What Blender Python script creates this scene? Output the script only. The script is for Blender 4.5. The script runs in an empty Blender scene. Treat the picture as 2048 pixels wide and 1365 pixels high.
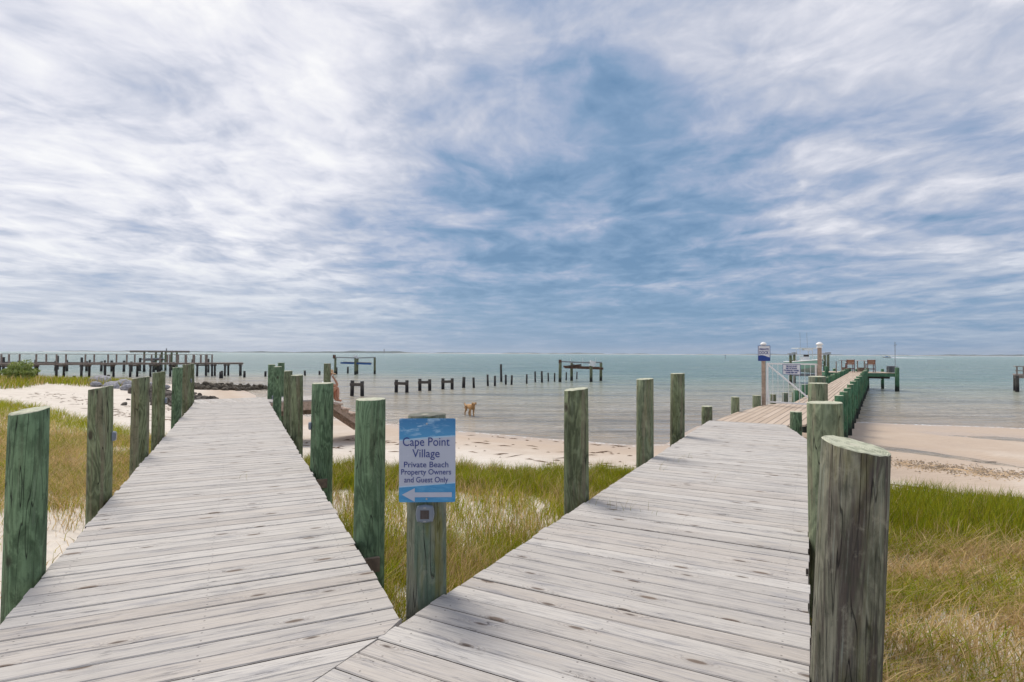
import bpy, math, random
import numpy as np
from mathutils import Vector, Matrix

random.seed(7); rng = np.random.default_rng(7)
scene = bpy.context.scene
COL = scene.collection
R_ = math.radians

# ------------------------------------------------------------------ camera
EYE = 1.37                      # metres above the boardwalk (z = 0)
SEA = -1.5                      # water level
F_PX = 1138.0
pitch, roll = R_(1.26), R_(0.28)
_F = Vector((0, math.cos(pitch), math.sin(pitch)))
_R0 = Vector((1, 0, 0)); _U0 = Vector((0, -math.sin(pitch), math.cos(pitch)))
_R = _R0*math.cos(roll) + _U0*math.sin(roll)
_U = -_R0*math.sin(roll) + _U0*math.cos(roll)
cam_d = bpy.data.cameras.new('camera'); cam = bpy.data.objects.new('camera', cam_d); COL.objects.link(cam)
m = Matrix((( _R.x,_U.x,-_F.x,0),(_R.y,_U.y,-_F.y,0),(_R.z,_U.z,-_F.z,EYE),(0,0,0,1)))
cam.matrix_world = m
cam_d.sensor_width = 36; cam_d.lens = F_PX/2048*36
cam_d.clip_start = .05; cam_d.clip_end = 30000
scene.camera = cam

def ray(px, py):
    return _F*F_PX + _R*(px-1024) - _U*(py-682.5)
def P(px, py, z=0.0):           # surveyed point on a level plane
    d = ray(px, py); t = (z-EYE)/d.z
    return Vector((d.x*t, d.y*t, z))
def PD(px, py, D):              # surveyed point at a known distance
    d = ray(px, py); t = D/d.y
    return Vector((d.x*t, D, EYE+d.z*t))

# ------------------------------------------------------------------ node helper
class N:
    def __init__(s, tree): s.t = tree
    def new(s, typ, **kw):
        n = s.t.nodes.new(typ)
        for k, v in kw.items(): setattr(n, k, v)
        return n
    def put(s, sock, v):
        if v is None: return
        if isinstance(v, bpy.types.NodeSocket): s.t.links.new(v, sock)
        else:
            if isinstance(v, (tuple, list)) and len(v) == 3 and sock.type == 'RGBA': v = (*v, 1)
            sock.default_value = v
    def m(s, op, a, b=None, c=None, clamp=False):
        n = s.new('ShaderNodeMath', operation=op, use_clamp=clamp)
        s.put(n.inputs[0], a); s.put(n.inputs[1], b); s.put(n.inputs[2], c)
        return n.outputs[0]
    def v(s, op, a, b=None, scale=None):
        n = s.new('ShaderNodeVectorMath', operation=op)
        s.put(n.inputs[0], a)
        if b is not None: s.put(n.inputs[1], b)
        if scale is not None: s.put(n.inputs['Scale'], scale)
        return n.outputs['Value'] if op in ('DOT_PRODUCT', 'LENGTH', 'DISTANCE') else n.outputs[0]
    def xyz(s, x, y, z):
        n = s.new('ShaderNodeCombineXYZ'); s.put(n.inputs[0], x); s.put(n.inputs[1], y); s.put(n.inputs[2], z); return n.outputs[0]
    def sep(s, v):
        n = s.new('ShaderNodeSeparateXYZ'); s.put(n.inputs[0], v); return n.outputs
    def noise(s, vec, scale, detail=4, rough=.5, dist=0, color=False):
        n = s.new('ShaderNodeTexNoise'); s.put(n.inputs['Vector'], vec)
        n.inputs['Scale'].default_value = scale; n.inputs['Detail'].default_value = detail
        n.inputs['Roughness'].default_value = rough; n.inputs['Distortion'].default_value = dist
        return n.outputs['Color'] if color else n.outputs['Fac']
    def voro(s, vec, scale, feature='F1', rand=1, dim='3D'):
        n = s.new('ShaderNodeTexVoronoi', feature=feature, voronoi_dimensions=dim); s.put(n.inputs['Vector'], vec)
        n.inputs['Scale'].default_value = scale; n.inputs['Randomness'].default_value = rand
        return n
    def mr(s, v, a, b, c=0.0, d=1.0, smooth=True):
        n = s.new('ShaderNodeMapRange'); n.interpolation_type = 'SMOOTHSTEP' if smooth else 'LINEAR'
        s.put(n.inputs[0], v)
        for i, q in enumerate((a, b, c, d)): s.put(n.inputs[i+1], q)
        return n.outputs[0]
    def ramp(s, v, stops, interp='LINEAR'):
        n = s.new('ShaderNodeValToRGB'); s.put(n.inputs[0], v); cr = n.color_ramp; cr.interpolation = interp
        while len(cr.elements) < len(stops): cr.elements.new(.5)
        for e, (p, c) in zip(cr.elements, stops): e.position = p; e.color = (*c, 1)
        return n.outputs[0]
    def mix(s, f, a, b, blend='MIX'):
        n = s.new('ShaderNodeMix', data_type='RGBA', blend_type=blend)
        s.put(n.inputs[0], f); s.put(n.inputs[6], a); s.put(n.inputs[7], b); return n.outputs[2]
    def mapping(s, vec, loc=(0,0,0), rot=(0,0,0), scale=(1,1,1)):
        n = s.new('ShaderNodeMapping'); s.put(n.inputs[0], vec)
        s.put(n.inputs[1], loc); s.put(n.inputs[2], rot); s.put(n.inputs[3], scale); return n.outputs[0]
    def bump(s, h, strength=.3, dist=.01, normal=None):
        n = s.new('ShaderNodeBump'); s.put(n.inputs['Height'], h)
        n.inputs['Strength'].default_value = strength; n.inputs['Distance'].default_value = dist
        if normal is not None: s.put(n.inputs['Normal'], normal)
        return n.outputs[0]

# ------------------------------------------------------------------ sky and sun
SUN_EL, SUN_AZ = R_(56), R_(-38)         # azimuth measured from +Y towards +X (sun ahead, to the left)
world = bpy.data.worlds.new('World'); scene.world = world; world.use_nodes = True
wt = world.node_tree; wt.nodes.clear(); w = N(wt)
sky = w.new('ShaderNodeTexSky'); sky.sky_type = 'NISHITA'; sky.sun_disc = False
sky.sun_elevation = SUN_EL; sky.sun_rotation = SUN_AZ
bg_sky = w.new('ShaderNodeBackground'); wt.links.new(sky.outputs[0], bg_sky.inputs[0]); bg_sky.inputs[1].default_value = .1
gen = w.new('ShaderNodeTexCoord').outputs['Generated']
dirn = w.v('NORMALIZE', gen)
sx, sy, sz = w.sep(dirn)
zc = w.m('ADD', w.m('MAXIMUM', sz, 0.0), .085)
plane = w.xyz(w.m('DIVIDE', sx, zc), w.m('DIVIDE', sy, zc), 0.0)
pl = w.mapping(plane, rot=(0, 0, R_(5)))
warp = w.v('SUBTRACT', w.noise(pl, .9, 3, .5, 0, True), (.5, .5, .5))
plw = w.v('ADD', pl, w.v('SCALE', warp, scale=.55))
nA = w.noise(w.mapping(plw, loc=(3.1, 7.2, 0), scale=(1, .8, 1)), .95, 5, .5)
nB = w.noise(w.mapping(plw, loc=(1.4, -2.2, 0), scale=(.80, .95, 1)), 2.3, 9, .56, .35)
nC = w.noise(w.mapping(plw, loc=(5, 3, 0), rot=(0, 0, R_(35)), scale=(1, .6, 1)), 6.5, 8, .6, .3)
val = w.m('MULTIPLY_ADD', nA, 1.35, w.m('MULTIPLY_ADD', nB, 1.35, w.m('MULTIPLY', nC, .75)))
val = w.m('ADD', val, -1.15)
# the cloud deck's thick and thin places, each at its own bearing: (pixel surveyed, tightness, amount)
for px, py, k, a in ((930, 390, 26, -.24), (1230, 470, 30, -.18), (1340, 600, 60, -.13), (700, 330, 40, -.12), (1120, 250, 60, -.05), (1480, 210, 22, -.12), (1180, 110, 30, -.10),
                     (1080, 655, 60, -.26), (1700, 655, 30, -.22), (180, 560, 60, -.13), (150, 290, 50, -.07), (1800, 330, 40, -.05),
                     (80, 60, 8, .30), (560, 130, 14, .13), (300, 420, 40, .10), (1040, 230, 200, .08), (1900, 480, 45, .14), (1560, 90, 60, .07),
                     (1150, 510, 220, .10), (620, 480, 90, .12), (1680, 230, 60, .07), (-200, 400, 10, .05), (430, 620, 60, -.08), (60, 620, 50, -.10), (900, 640, 60, -.10), (330, 190, 90, -.06), (450, 340, 90, -.09), (1980, 120, 60, .05)):
    dv = ray(px, py).normalized()
    g = w.m('EXPONENT', w.m('MULTIPLY', w.m('SUBTRACT', w.v('DOT_PRODUCT', dirn, tuple(dv)), 1.0), float(k)))
    val = w.m('MULTIPLY_ADD', g, a, val)
cloud = w.ramp(w.m('MULTIPLY_ADD', val, .88, .10), ((0.0, (.13, .25, .42)), (.20, (.21, .33, .505)), (.40, (.355, .43, .59)), (.60, (.56, .59, .69)), (.80, (.80, .80, .86)), (1.0, (.97, .96, .96))))
# thin air near the horizon
hz = w.mr(sz, .0, .19, 1.0, 0.0)
hcol = w.ramp(w.mr(sx, -.7, .5, 0, 1), ((0, (.50, .56, .68)), (.42, (.27, .39, .56)), (1, (.17, .31, .50))))
cloud = w.mix(w.m('MULTIPLY', hz, .72), cloud, hcol)
bg_cl = w.new('ShaderNodeBackground'); wt.links.new(cloud, bg_cl.inputs[0]); bg_cl.inputs[1].default_value = 1.0
mx = w.new('ShaderNodeMixShader'); mx.inputs[0].default_value = .9
wt.links.new(bg_sky.outputs[0], mx.inputs[1]); wt.links.new(bg_cl.outputs[0], mx.inputs[2])
wo = w.new('ShaderNodeOutputWorld'); wt.links.new(mx.outputs[0], wo.inputs[0])
world.cycles.sampling_method = 'MANUAL'; world.cycles.sample_map_resolution = 512

sd = bpy.data.lights.new('sun', 'SUN'); sun = bpy.data.objects.new('sun', sd); COL.objects.link(sun)
sd.energy = 2.8; sd.angle = R_(22); sd.color = (1, .93, .83)
sdir = Vector((math.sin(SUN_AZ)*math.cos(SUN_EL), math.cos(SUN_AZ)*math.cos(SUN_EL), math.sin(SUN_EL)))
sun.rotation_euler = sdir.to_track_quat('Z', 'Y').to_euler()

vs = scene.view_settings; vs.view_transform = 'Standard'; vs.look = 'None'; vs.gamma = 1; vs.use_curve_mapping = False
vs.exposure = 0.06

# ------------------------------------------------------------------ object helpers
def tag(o, label=None, cat=None, group=None, kind=None):
    if label: o['label'] = label
    if cat: o['category'] = cat
    if group: o['group'] = group
    if kind: o['kind'] = kind
    return o
def empty(name, loc, rz=0, label=None, cat=None, group=None, kind=None):
    o = bpy.data.objects.new(name, None); COL.objects.link(o); o.location = loc; o.rotation_euler = (0, 0, rz)
    o.empty_display_size = .1
    return tag(o, label, cat, group, kind)
def link(name, me, parent=None, loc=None, rot=None):
    o = bpy.data.objects.new(name, me); COL.objects.link(o)
    if parent: o.parent = parent
    if loc is not None: o.location = loc
    if rot is not None: o.rotation_euler = rot
    return o
class MB:
    """collects simple solids into one mesh"""
    def __init__(s): s.v = []; s.f = []; s.mi = []
    def add(s, vs, fs, mi=0):
        b = len(s.v); s.v += [tuple(q) for q in vs]; s.f += [tuple(b+i for i in f) for f in fs]; s.mi += [mi]*len(fs)
        return s
    def box(s, c, size, rz=0, M=None, mi=0):
        hx, hy, hz_ = size[0]/2, size[1]/2, size[2]/2
        q = [Vector((x*hx, y*hy, z*hz_)) for x in (-1, 1) for y in (-1, 1) for z in (-1, 1)]
        Mx = M if M is not None else Matrix.Rotation(rz, 3, 'Z')
        q = [Mx @ a + Vector(c) for a in q]
        return s.add(q, [(0,1,3,2),(4,6,7,5),(0,4,5,1),(2,3,7,6),(0,2,6,4),(1,5,7,3)], mi)
    def bar(s, a, b, wd, ht=None, mi=0):
        a, b = Vector(a), Vector(b); d = b-a; L = d.length; d.normalize()
        up = Vector((0, 0, 1)) if abs(d.z) < .95 else Vector((0, 1, 0))
        r = d.cross(up).normalized(); u = r.cross(d)
        M = Matrix(((r.x, d.x, u.x), (r.y, d.y, u.y), (r.z, d.z, u.z)))
        return s.box((a+b)/2, (wd, L, ht or wd), M=M, mi=mi)
    def tube(s, pts, rad, n=10, cap=True, mi=0):
        pts = [Vector(p) for p in pts]; k = len(pts)
        rs = rad if isinstance(rad, (list, tuple)) else [rad]*k
        vs_, fs = [], []
        ref = None
        for i, p in enumerate(pts):
            d = (pts[min(i+1, k-1)] - pts[max(i-1, 0)]).normalized()
            if ref is None: ref = Vector((1, 0, 0)) if abs(d.x) < .8 else Vector((0, 1, 0))
            a = (ref - d*ref.dot(d)).normalized(); b = d.cross(a); ref = a
            for j in range(n):
                t = 2*math.pi*j/n; vs_.append(p + (a*math.cos(t) + b*math.sin(t))*rs[i])
        for i in range(k-1):
            for j in range(n):
                fs.append((i*n+j, i*n+(j+1) % n, (i+1)*n+(j+1) % n, (i+1)*n+j))
        if cap: fs += [tuple(range(n))[::-1], tuple((k-1)*n+j for j in range(n))]
        return s.add(vs_, fs, mi)
    def prism(s, poly, z0, z1, mi=0):
        n = len(poly)
        vs_ = [(x, y, z0) for x, y in poly] + [(x, y, z1) for x, y in poly]
        fs = [tuple(range(n))[::-1], tuple(range(n, 2*n))] + [(i, (i+1) % n, n+(i+1) % n, n+i) for i in range(n)]
        return s.add(vs_, fs, mi)
    def mesh(s, name, mats, smooth=False):
        me = bpy.data.meshes.new(name); me.from_pydata(s.v, [], s.f)
        for q in (mats if isinstance(mats, (list, tuple)) else [mats]): me.materials.append(q)
        me.polygons.foreach_set('material_index', s.mi)
        if smooth: me.polygons.foreach_set('use_smooth', [True]*len(s.f))
        me.update(); return me
    def build(s, name, mats, parent=None, smooth=False, loc=None, rot=None):
        return link(name, s.mesh(name, mats, smooth), parent, loc, rot)
def copy_tree(o, parent=None):
    c = o.copy(); COL.objects.link(c)
    if parent: c.parent = parent
    for ch in list(o.children): copy_tree(ch, c)
    return c

# ------------------------------------------------------------------ materials
def mat(name):
    ma = bpy.data.materials.new(name); ma.use_nodes = True; t = ma.node_tree; t.nodes.clear()
    n = N(t); b = n.new('ShaderNodeBsdfPrincipled'); o = n.new('ShaderNodeOutputMaterial'); t.links.new(b.outputs[0], o.inputs[0])
    return ma, n, b, o
def simple(name, col, rough=.6, metal=0, var=.12, scale=12, bump=0, spec=.5):
    ma, n, b, o = mat(name)
    tc = n.new('ShaderNodeTexCoord').outputs['Object']
    f = n.noise(tc, scale, 5, .6)
    c = n.mix(n.mr(f, .3, .7, 0, 1), tuple(q*(1-var) for q in col), tuple(min(1, q*(1+var)) for q in col))
    n.put(b.inputs['Base Color'], c); b.inputs['Roughness'].default_value = rough; b.inputs['Metallic'].default_value = metal
    b.inputs['Specular IOR Level'].default_value = spec
    if bump: n.put(b.inputs['Normal'], n.bump(f, bump, .01))
    return ma

def deck_wood():
    ma, n, b, o = mat('weathered_deck_wood')
    tc = n.new('ShaderNodeTexCoord').outputs['Object']
    info = n.new('ShaderNodeObjectInfo').outputs['Random']
    rnd = n.m('MULTIPLY', info, 61.7)
    r2 = n.m('FRACT', n.m('MULTIPLY', info, 17.31)); r3 = n.m('FRACT', n.m('MULTIPLY', info, 71.93))
    p = n.v('ADD', tc, n.xyz(rnd, n.m('MULTIPLY', rnd, 3.3), 0.0))
    # knots: sparse cells along the board
    kv = n.mapping(p, scale=(1.0, 3.2, .2))
    vo = n.voro(kv, 1.9, dim='2D'); kd = vo.outputs['Distance']
    kcol = n.sep(vo.outputs['Color'])[0]
    has = n.m('GREATER_THAN', kcol, .45)
    knot = n.m('MULTIPLY', n.mr(kd, n.m('MULTIPLY_ADD', kcol, .11, .03), n.m('MULTIPLY_ADD', kcol, .07, -.01), 0, 1), has)
    halo = n.m('MULTIPLY', n.mr(kd, .33, .06, 0, 1), has)
    x, y, z = n.sep(p)
    wob = n.noise(n.mapping(p, scale=(1.3, 4, 1)), 2.2, 3, .5)
    yy = n.m('ADD', n.m('MULTIPLY_ADD', wob, .045, y), n.m('MULTIPLY', n.m('MULTIPLY', halo, halo), .035))
    gv = n.xyz(n.m('MULTIPLY', x, 1.1), n.m('MULTIPLY', yy, 42), 0.0)
    g1 = n.noise(gv, 1.8, 7, .72); 
    gv2 = n.xyz(n.m('MULTIPLY', x, 2.6), n.m('MULTIPLY', yy, 110), 3.0)
    g2 = n.noise(gv2, 1.6, 4, .7)
    blot = n.noise(n.mapping(p, scale=(1.2, 6, 1)), 2.0, 5, .62)
    rings = n.m('SINE', n.m('MULTIPLY', kd, 110.0))
    base = n.mix(n.mr(r2, 0, 1, 0, 1, False), (.46, .43, .395), (.56, .53, .49))
    base = n.mix(n.m('MULTIPLY', n.mr(r3, .6, 1, 0, 1), .35), base, (.46, .395, .335))
    c = n.mix(n.m('MULTIPLY', n.mr(g1, .48, .66, 0, 1), .62), base, (.27, .26, .275))
    c = n.mix(n.m('MULTIPLY', n.mr(g2, .50, .72, 0, 1), .50), c, (.23, .22, .235))
    c = n.mix(n.m('MULTIPLY', n.mr(g2, .46, .30, 0, 1), .35), c, (.74, .73, .72))
    c = n.mix(n.m('MULTIPLY', n.mr(blot, .52, .74, 0, 1), .62), c, (.235, .235, .26))
    c = n.mix(n.m('MULTIPLY', n.mr(blot, .42, .26, 0, 1), .30), c, (.50, .43, .36))
    c = n.mix(n.m('MULTIPLY', n.m('MULTIPLY', halo, n.mr(rings, .2, .9, 0, 1)), .55), c, (.28, .24, .21))
    c = n.mix(n.m('MULTIPLY', knot, .85), c, n.mix(kcol, (.03, .027, .03), (.15, .105, .075)))
    # checks, thin dark splits
    ck = n.noise(n.xyz(n.m('MULTIPLY', x, 1.6), n.m('MULTIPLY', yy, 60), 9.0), 1.0, 2, .5)
    ckm = n.m('MULTIPLY', n.mr(n.m('ABSOLUTE', n.m('SUBTRACT', ck, .5)), .012, .0, 0, 1), n.mr(blot, .45, .6, 0, 1))
    c = n.mix(n.m('MULTIPLY', ckm, .7), c, (.06, .055, .06))
    # nail heads over the joists
    ox, oy, oz = n.sep(tc)
    dx = n.m('SUBTRACT', n.m('ABSOLUTE', ox), .80); dy = n.m('SUBTRACT', n.m('ABSOLUTE', oy), .042)
    nd = n.m('MINIMUM', n.m('ADD', n.m('MULTIPLY', dx, dx), n.m('MULTIPLY', dy, dy)), n.m('ADD', n.m('MULTIPLY', ox, ox), n.m('MULTIPLY', dy, dy)))
    nail = n.m('LESS_THAN', nd, .000028)
    c = n.mix(n.m('MULTIPLY', nail, .6), c, (.08, .07, .07))
    n.put(b.inputs['Base Color'], c); b.inputs['Roughness'].default_value = .85; b.inputs['Specular IOR Level'].default_value = .25
    hgt = n.m('SUBTRACT', n.m('ADD', n.m('MULTIPLY', g1, .5), n.m('MULTIPLY', g2, .5)), n.m('ADD', ckm, n.m('MULTIPLY', knot, .5)))
    n.put(b.inputs['Normal'], n.bump(hgt, .55, .004))
    return ma

def pile_wood(name, c_lo, c_hi, c_patch, patch, streak=.4, moss=0.0, contour=.75, wet=True):
    ma, n, b, o = mat(name)
    tc = n.new('ShaderNodeTexCoord').outputs['Object']
    info = n.new('ShaderNodeObjectInfo').outputs['Random']
    rnd = n.m('MULTIPLY', info, 43.7)
    p = n.v('ADD', tc, n.xyz(rnd, n.m('MULTIPLY', rnd, 1.7), n.m('MULTIPLY', rnd, .31)))
    pv = n.mapping(p, scale=(1, 1, .22))
    nz = n.noise(pv, 5.2, 2.5, .5, .5)
    cont = n.m('SINE', n.m('MULTIPLY_ADD', nz, 78.0, n.m('MULTIPLY', n.noise(p, 40, 3, .6), 2.2)))
    contour = contour*.8
    fib = n.noise(n.mapping(p, scale=(1, 1, .035)), 75, 5, .65)
    big = n.noise(n.mapping(p, scale=(1, 1, .35)), 4.5, 4, .6, .6)
    strk = n.noise(n.mapping(p, scale=(1, 1, .06)), 13, 5, .6, .8)
    c = n.mix(n.mr(big, .32, .68, 0, 1), c_lo, c_hi)
    c = n.mix(n.m('MULTIPLY', n.mr(cont, -.2, .95, 0, 1), .40*contour), c, tuple(min(1, q*1.75+.02) for q in c_hi))
    c = n.mix(n.m('MULTIPLY', n.mr(cont, -.2, -.95, 0, 1), .42*contour), c, tuple(q*.5 for q in c_lo))
    c = n.mix(n.m('MULTIPLY', n.mr(strk, .56-.14*patch, .70-.14*patch, 0, 1), min(1, .35+.65*patch)), c, c_patch)
    c = n.mix(n.m('MULTIPLY', n.mr(fib, .52, .75, 0, 1), streak), c, (.035, .035, .035))
    c = n.mix(n.m('MULTIPLY', n.mr(fib, .46, .28, 0, 1), streak*.5), c, (.34, .38, .32))
    crack = n.noise(n.mapping(p, scale=(1, 1, .05)), 22, 1.5, .4, .3)
    cm = n.m('MULTIPLY', n.mr(n.m('ABSOLUTE', n.m('SUBTRACT', crack, .50)), .010, 0, 0, 1), n.mr(big, .36, .52, 0, 1))
    c = n.mix(n.m('MULTIPLY', cm, .85), c, (.018, .018, .018))
    # knots and old bolt marks
    vo = n.voro(n.mapping(p, scale=(1, 1, .62)), 3.3); kd = vo.outputs['Distance']; kc = n.sep(vo.outputs['Color'])[1]
    kn = n.m('MULTIPLY', n.mr(kd, .13, .08, 0, 1), n.m('GREATER_THAN', kc, .45))
    c = n.mix(n.m('MULTIPLY', kn, .8), c, (.035, .02, .018))
    mot = n.noise(n.mapping(p, scale=(1, 1, .5)), 15, 6, .7, .5)
    c = n.mix(n.mr(mot, .50, .66, 0, .55), c, tuple(q*.45 for q in c_lo))
    c = n.mix(n.mr(mot, .46, .32, 0, .40), c, tuple(min(1, q*1.45+.02) for q in c_hi))
    if moss:
        ms = n.noise(n.mapping(p, scale=(1, 1, .18)), 6, 5, .65)
        c = n.mix(n.m('MULTIPLY', n.mr(ms, .5, .66, 0, 1), moss), c, (.15, .145, .03))
    if wet:
        gz = n.sep(n.new('ShaderNodeNewGeometry').outputs['Position'])[2]
        edge = n.m('ADD', gz, n.m('MULTIPLY', n.noise(p, 9, 3, .6), .35))
        c = n.mix(n.mr(edge, SEA+.78, SEA+.45, 0, .9), c, (.022, .020, .022))
    n.put(b.inputs['Base Color'], c); b.inputs['Roughness'].default_value = .85; b.inputs['Specular IOR Level'].default_value = .25
    h = n.m('ADD', n.m('MULTIPLY', fib, .6), n.m('MULTIPLY', cont, .12))
    h = n.m('SUBTRACT', n.m('SUBTRACT', h, n.m('MULTIPLY', cm, 1.2)), n.m('MULTIPLY', kn, .6))
    n.put(b.inputs['Normal'], n.bump(h, .9, .010))
    return ma

def end_grain(name, tint):
    ma, n, b, o = mat(name)
    tc = n.new('ShaderNodeTexCoord').outputs['Object']
    x, y, z = n.sep(n.v('ADD', tc, n.v('SCALE', n.noise(tc, 9, 2, .5, 0, True), scale=.02)))
    r = n.m('SQRT', n.m('ADD', n.m('MULTIPLY', x, x), n.m('MULTIPLY', y, y)))
    rg = n.m('SINE', n.m('MULTIPLY', r, 700.0))
    nz = n.noise(tc, 22, 5, .65)
    c = n.mix(n.m('MULTIPLY', n.mr(rg, 0, 1, 0, 1), .35), tint, tuple(q*.55 for q in tint))
    c = n.mix(n.mr(nz, .45, .7, 0, .7), c, (.14, .16, .10))
    c = n.mix(n.mr(r, .03, .012, 0, .6), c, (.62, .58, .46))
    n.put(b.inputs['Base Color'], c); b.inputs['Roughness'].default_value = .85
    n.put(b.inputs['Normal'], n.bump(n.m('ADD', rg, nz), .3, .004))
    return ma

M = {}
M['deck'] = deck_wood()
M['pile_green'] = pile_wood('green_treated_pile', (.07, .12, .065), (.155, .24, .135), (.10, .11, .07), .25, .35)
M['pile_olive'] = pile_wood('olive_treated_pile', (.10, .12, .065), (.195, .23, .13), (.20, .175, .12), .6, .55, .2)
M['pile_pale'] = pile_wood('pale_weathered_pile', (.14, .175, .105), (.24, .275, .17), (.26, .225, .155), .5, .35, .35, .6)
M['pile_grey'] = pile_wood('grey_split_pile', (.12, .13, .09), (.235, .225, .17), (.085, .07, .06), .95, 1.0, .35, .55)
M['pile_moss'] = pile_wood('mossy_sign_pile', (.13, .15, .10), (.22, .225, .17), (.07, .14, .10), .45, .3, .75, .4)
M['pile_dark'] = pile_wood('dark_waterlogged_pile', (.045, .045, .045), (.09, .085, .075), (.10, .09, .075), .4, .4, 0, .3)
M['pile_dock'] = pile_wood('dock_pile', (.035, .11, .06), (.08, .20, .11), (.13, .14, .07), .3, .3, .15, .5)
M['end'] = end_grain('pile_end_grain', (.55, .56, .42))
M['end_dark'] = end_grain('dark_end_grain', (.16, .16, .13))
M['joist'] = simple('brown_joist_wood', (.20, .15, .11), .85, var=.35, scale=9, bump=.2)
M['joist_dark'] = simple('dark_wet_beam_and_gap_shade', (.09, .075, .065), .8, var=.3, scale=9, bump=.2)  # wet beams; on plank sides it serves as painted gap shade
M['rail'] = simple('grey_brown_rail_wood', (.27, .22, .19), .85, var=.3, scale=6, bump=.2)
M['stair'] = simple('weathered_stair_wood', (.40, .30, .235), .85, var=.25, scale=14, bump=.25)
M['white'] = simple('white_painted_metal', (.80, .80, .80), .35, var=.04)
M['white_plastic'] = simple('white_plastic', (.82, .82, .80), .4, var=.04)
M['galv'] = simple('galvanised_steel', (.42, .44, .46), .45, .6, var=.15)
M['steel'] = simple('dull_steel', (.30, .31, .33), .5, .6, var=.2)
M['light_shell'] = simple('pale_grey_plastic_shell', (.15, .18, .225), .35, var=.06)
M['solar'] = simple('dark_solar_cell', (.045, .035, .035), .15, var=.3, scale=60)
M['black'] = simple('black_rubber', (.02, .02, .022), .6)
M['sign_white_shaded'] = simple('sign_face_white_shaded', (.38, .42, .52), .35, var=.03, scale=5)  # white of the sign, greyed so the base colour holds its shade
M['notice_white'] = simple('notice_face_white', (.72, .74, .78), .4, var=.03)
M['navy'] = simple('navy_print', (.015, .035, .20), .4, var=.05)
M['navy2'] = simple('blue_print', (.01, .05, .28), .4, var=.08)
M['skin'] = simple('skin', (.50, .25, .16), .55, var=.08)
M['cloth_white'] = simple('white_cotton', (.78, .79, .82), .85, var=.05, scale=40)
M['straw'] = simple('straw_hat', (.55, .36, .20), .85, var=.2, scale=60)
M['dog'] = simple('golden_fur', (.46, .27, .12), .85, var=.35, scale=30, bump=.4)
M['nose'] = simple('dark_nose', (.02, .015, .015), .4)
M['rock'] = simple('grey_granite', (.27, .27, .29), .9, var=.35, scale=5, bump=.5)
M['rock_dark'] = simple('dark_rubble', (.10, .085, .07), .9, var=.5, scale=7, bump=.5)
M['oyster'] = simple('oyster_crusted_rubble', (.085, .07, .05), .9, var=.6, scale=8, bump=.6)
M['hull_green'] = simple('seafoam_gelcoat', (.34, .56, .46), .25, var=.03)
M['hull_bottom'] = simple('pale_bottom_paint', (.42, .44, .42), .5, var=.08)
M['chair_wood'] = simple('varnished_orange_wood', (.30, .11, .035), .5, var=.25, scale=20)
M['chair_frame'] = simple('dark_red_brown_wood', (.13, .05, .05), .6, var=.2)
M['blue'] = simple('blue_tarp_paint', (.02, .10, .32), .5, var=.2)
M['rust'] = simple('rusty_beam', (.11, .055, .035), .85, var=.5, scale=5, bump=.4)
M['far_dark'] = simple('distant_shore_foliage', (.035, .06, .03), .95, var=.35, scale=.02)

def composite_mat():
    ma, n, b, o = mat('tan_composite_decking')
    tc = n.new('ShaderNodeTexCoord').outputs['Object']
    info = n.new('ShaderNodeObjectInfo').outputs['Random']
    g = n.noise(n.mapping(tc, scale=(.8, 30, 1)), 3, 4, .6); s = n.noise(tc, 1.3, 4, .6)
    c = n.mix(info, (.47, .37, .28), (.56, .455, .36))
    c = n.mix(n.mr(g, .4, .7, 0, .25), c, (.36, .28, .22)); c = n.mix(n.mr(s, .5, .7, 0, .25), c, (.33, .28, .24))
    n.put(b.inputs['Base Color'], c); b.inputs['Roughness'].default_value = .7; b.inputs['Specular IOR Level'].default_value = .3
    n.put(b.inputs['Normal'], n.bump(g, .3, .003)); return ma
M['composite'] = composite_mat()

# ------------------------------------------------------------------ terrain
SHORE = np.array([(-6000, 300), (-200, 62), (-70, 54), (-44, 53), (-30, 50.5), (-24, 48), (-19.5, 41), (-14, 32.5), (-9.2, 25.6), (-4.8, 23.2), (-1.9, 20.8), (1.78, 19.1),
                  (3.77, 18.0), (5.0, 18.2), (6.1, 20.4), (7.46, 22.9), (10, 24.2), (14.6, 24.5), (18.1, 23.5), (20.5, 22.4), (30, 19.5), (60, 16), (200, 0), (6000, -900)], float)
def seg_dist(x, y, pts):
    best = np.full(x.shape, 1e9)
    for (ax, ay), (bx, by) in zip(pts[:-1], pts[1:]):
        dx, dy = bx-ax, by-ay; L = dx*dx+dy*dy
        t = np.clip(((x-ax)*dx+(y-ay)*dy)/L, 0, 1)
        best = np.minimum(best, np.hypot(x-ax-t*dx, y-ay-t*dy))
    return best
_ph = rng.uniform(0, 6.28, (60, 3)); _dr = rng.uniform(0, 6.28, 60)
def wob(x, y, wl, k0, amp=1.0, n=8):       # cheap smooth noise: a few sines of random bearing
    s = 0
    for i in range(n):
        a = _dr[(k0+i) % 60]; q = 2*math.pi/(wl*(.6+.11*i))
        s = s + np.sin((x*math.cos(a)+y*math.sin(a))*q + _ph[(k0+i) % 60, 0] + .8*np.sin((x*math.sin(a)-y*math.cos(a))*q*.6+_ph[(k0+i) % 60, 1]))
    return amp*s/n
def sstep(v, a, b):
    t = np.clip((v-a)/(b-a), 0, 1); return t*t*(3-2*t)
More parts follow.
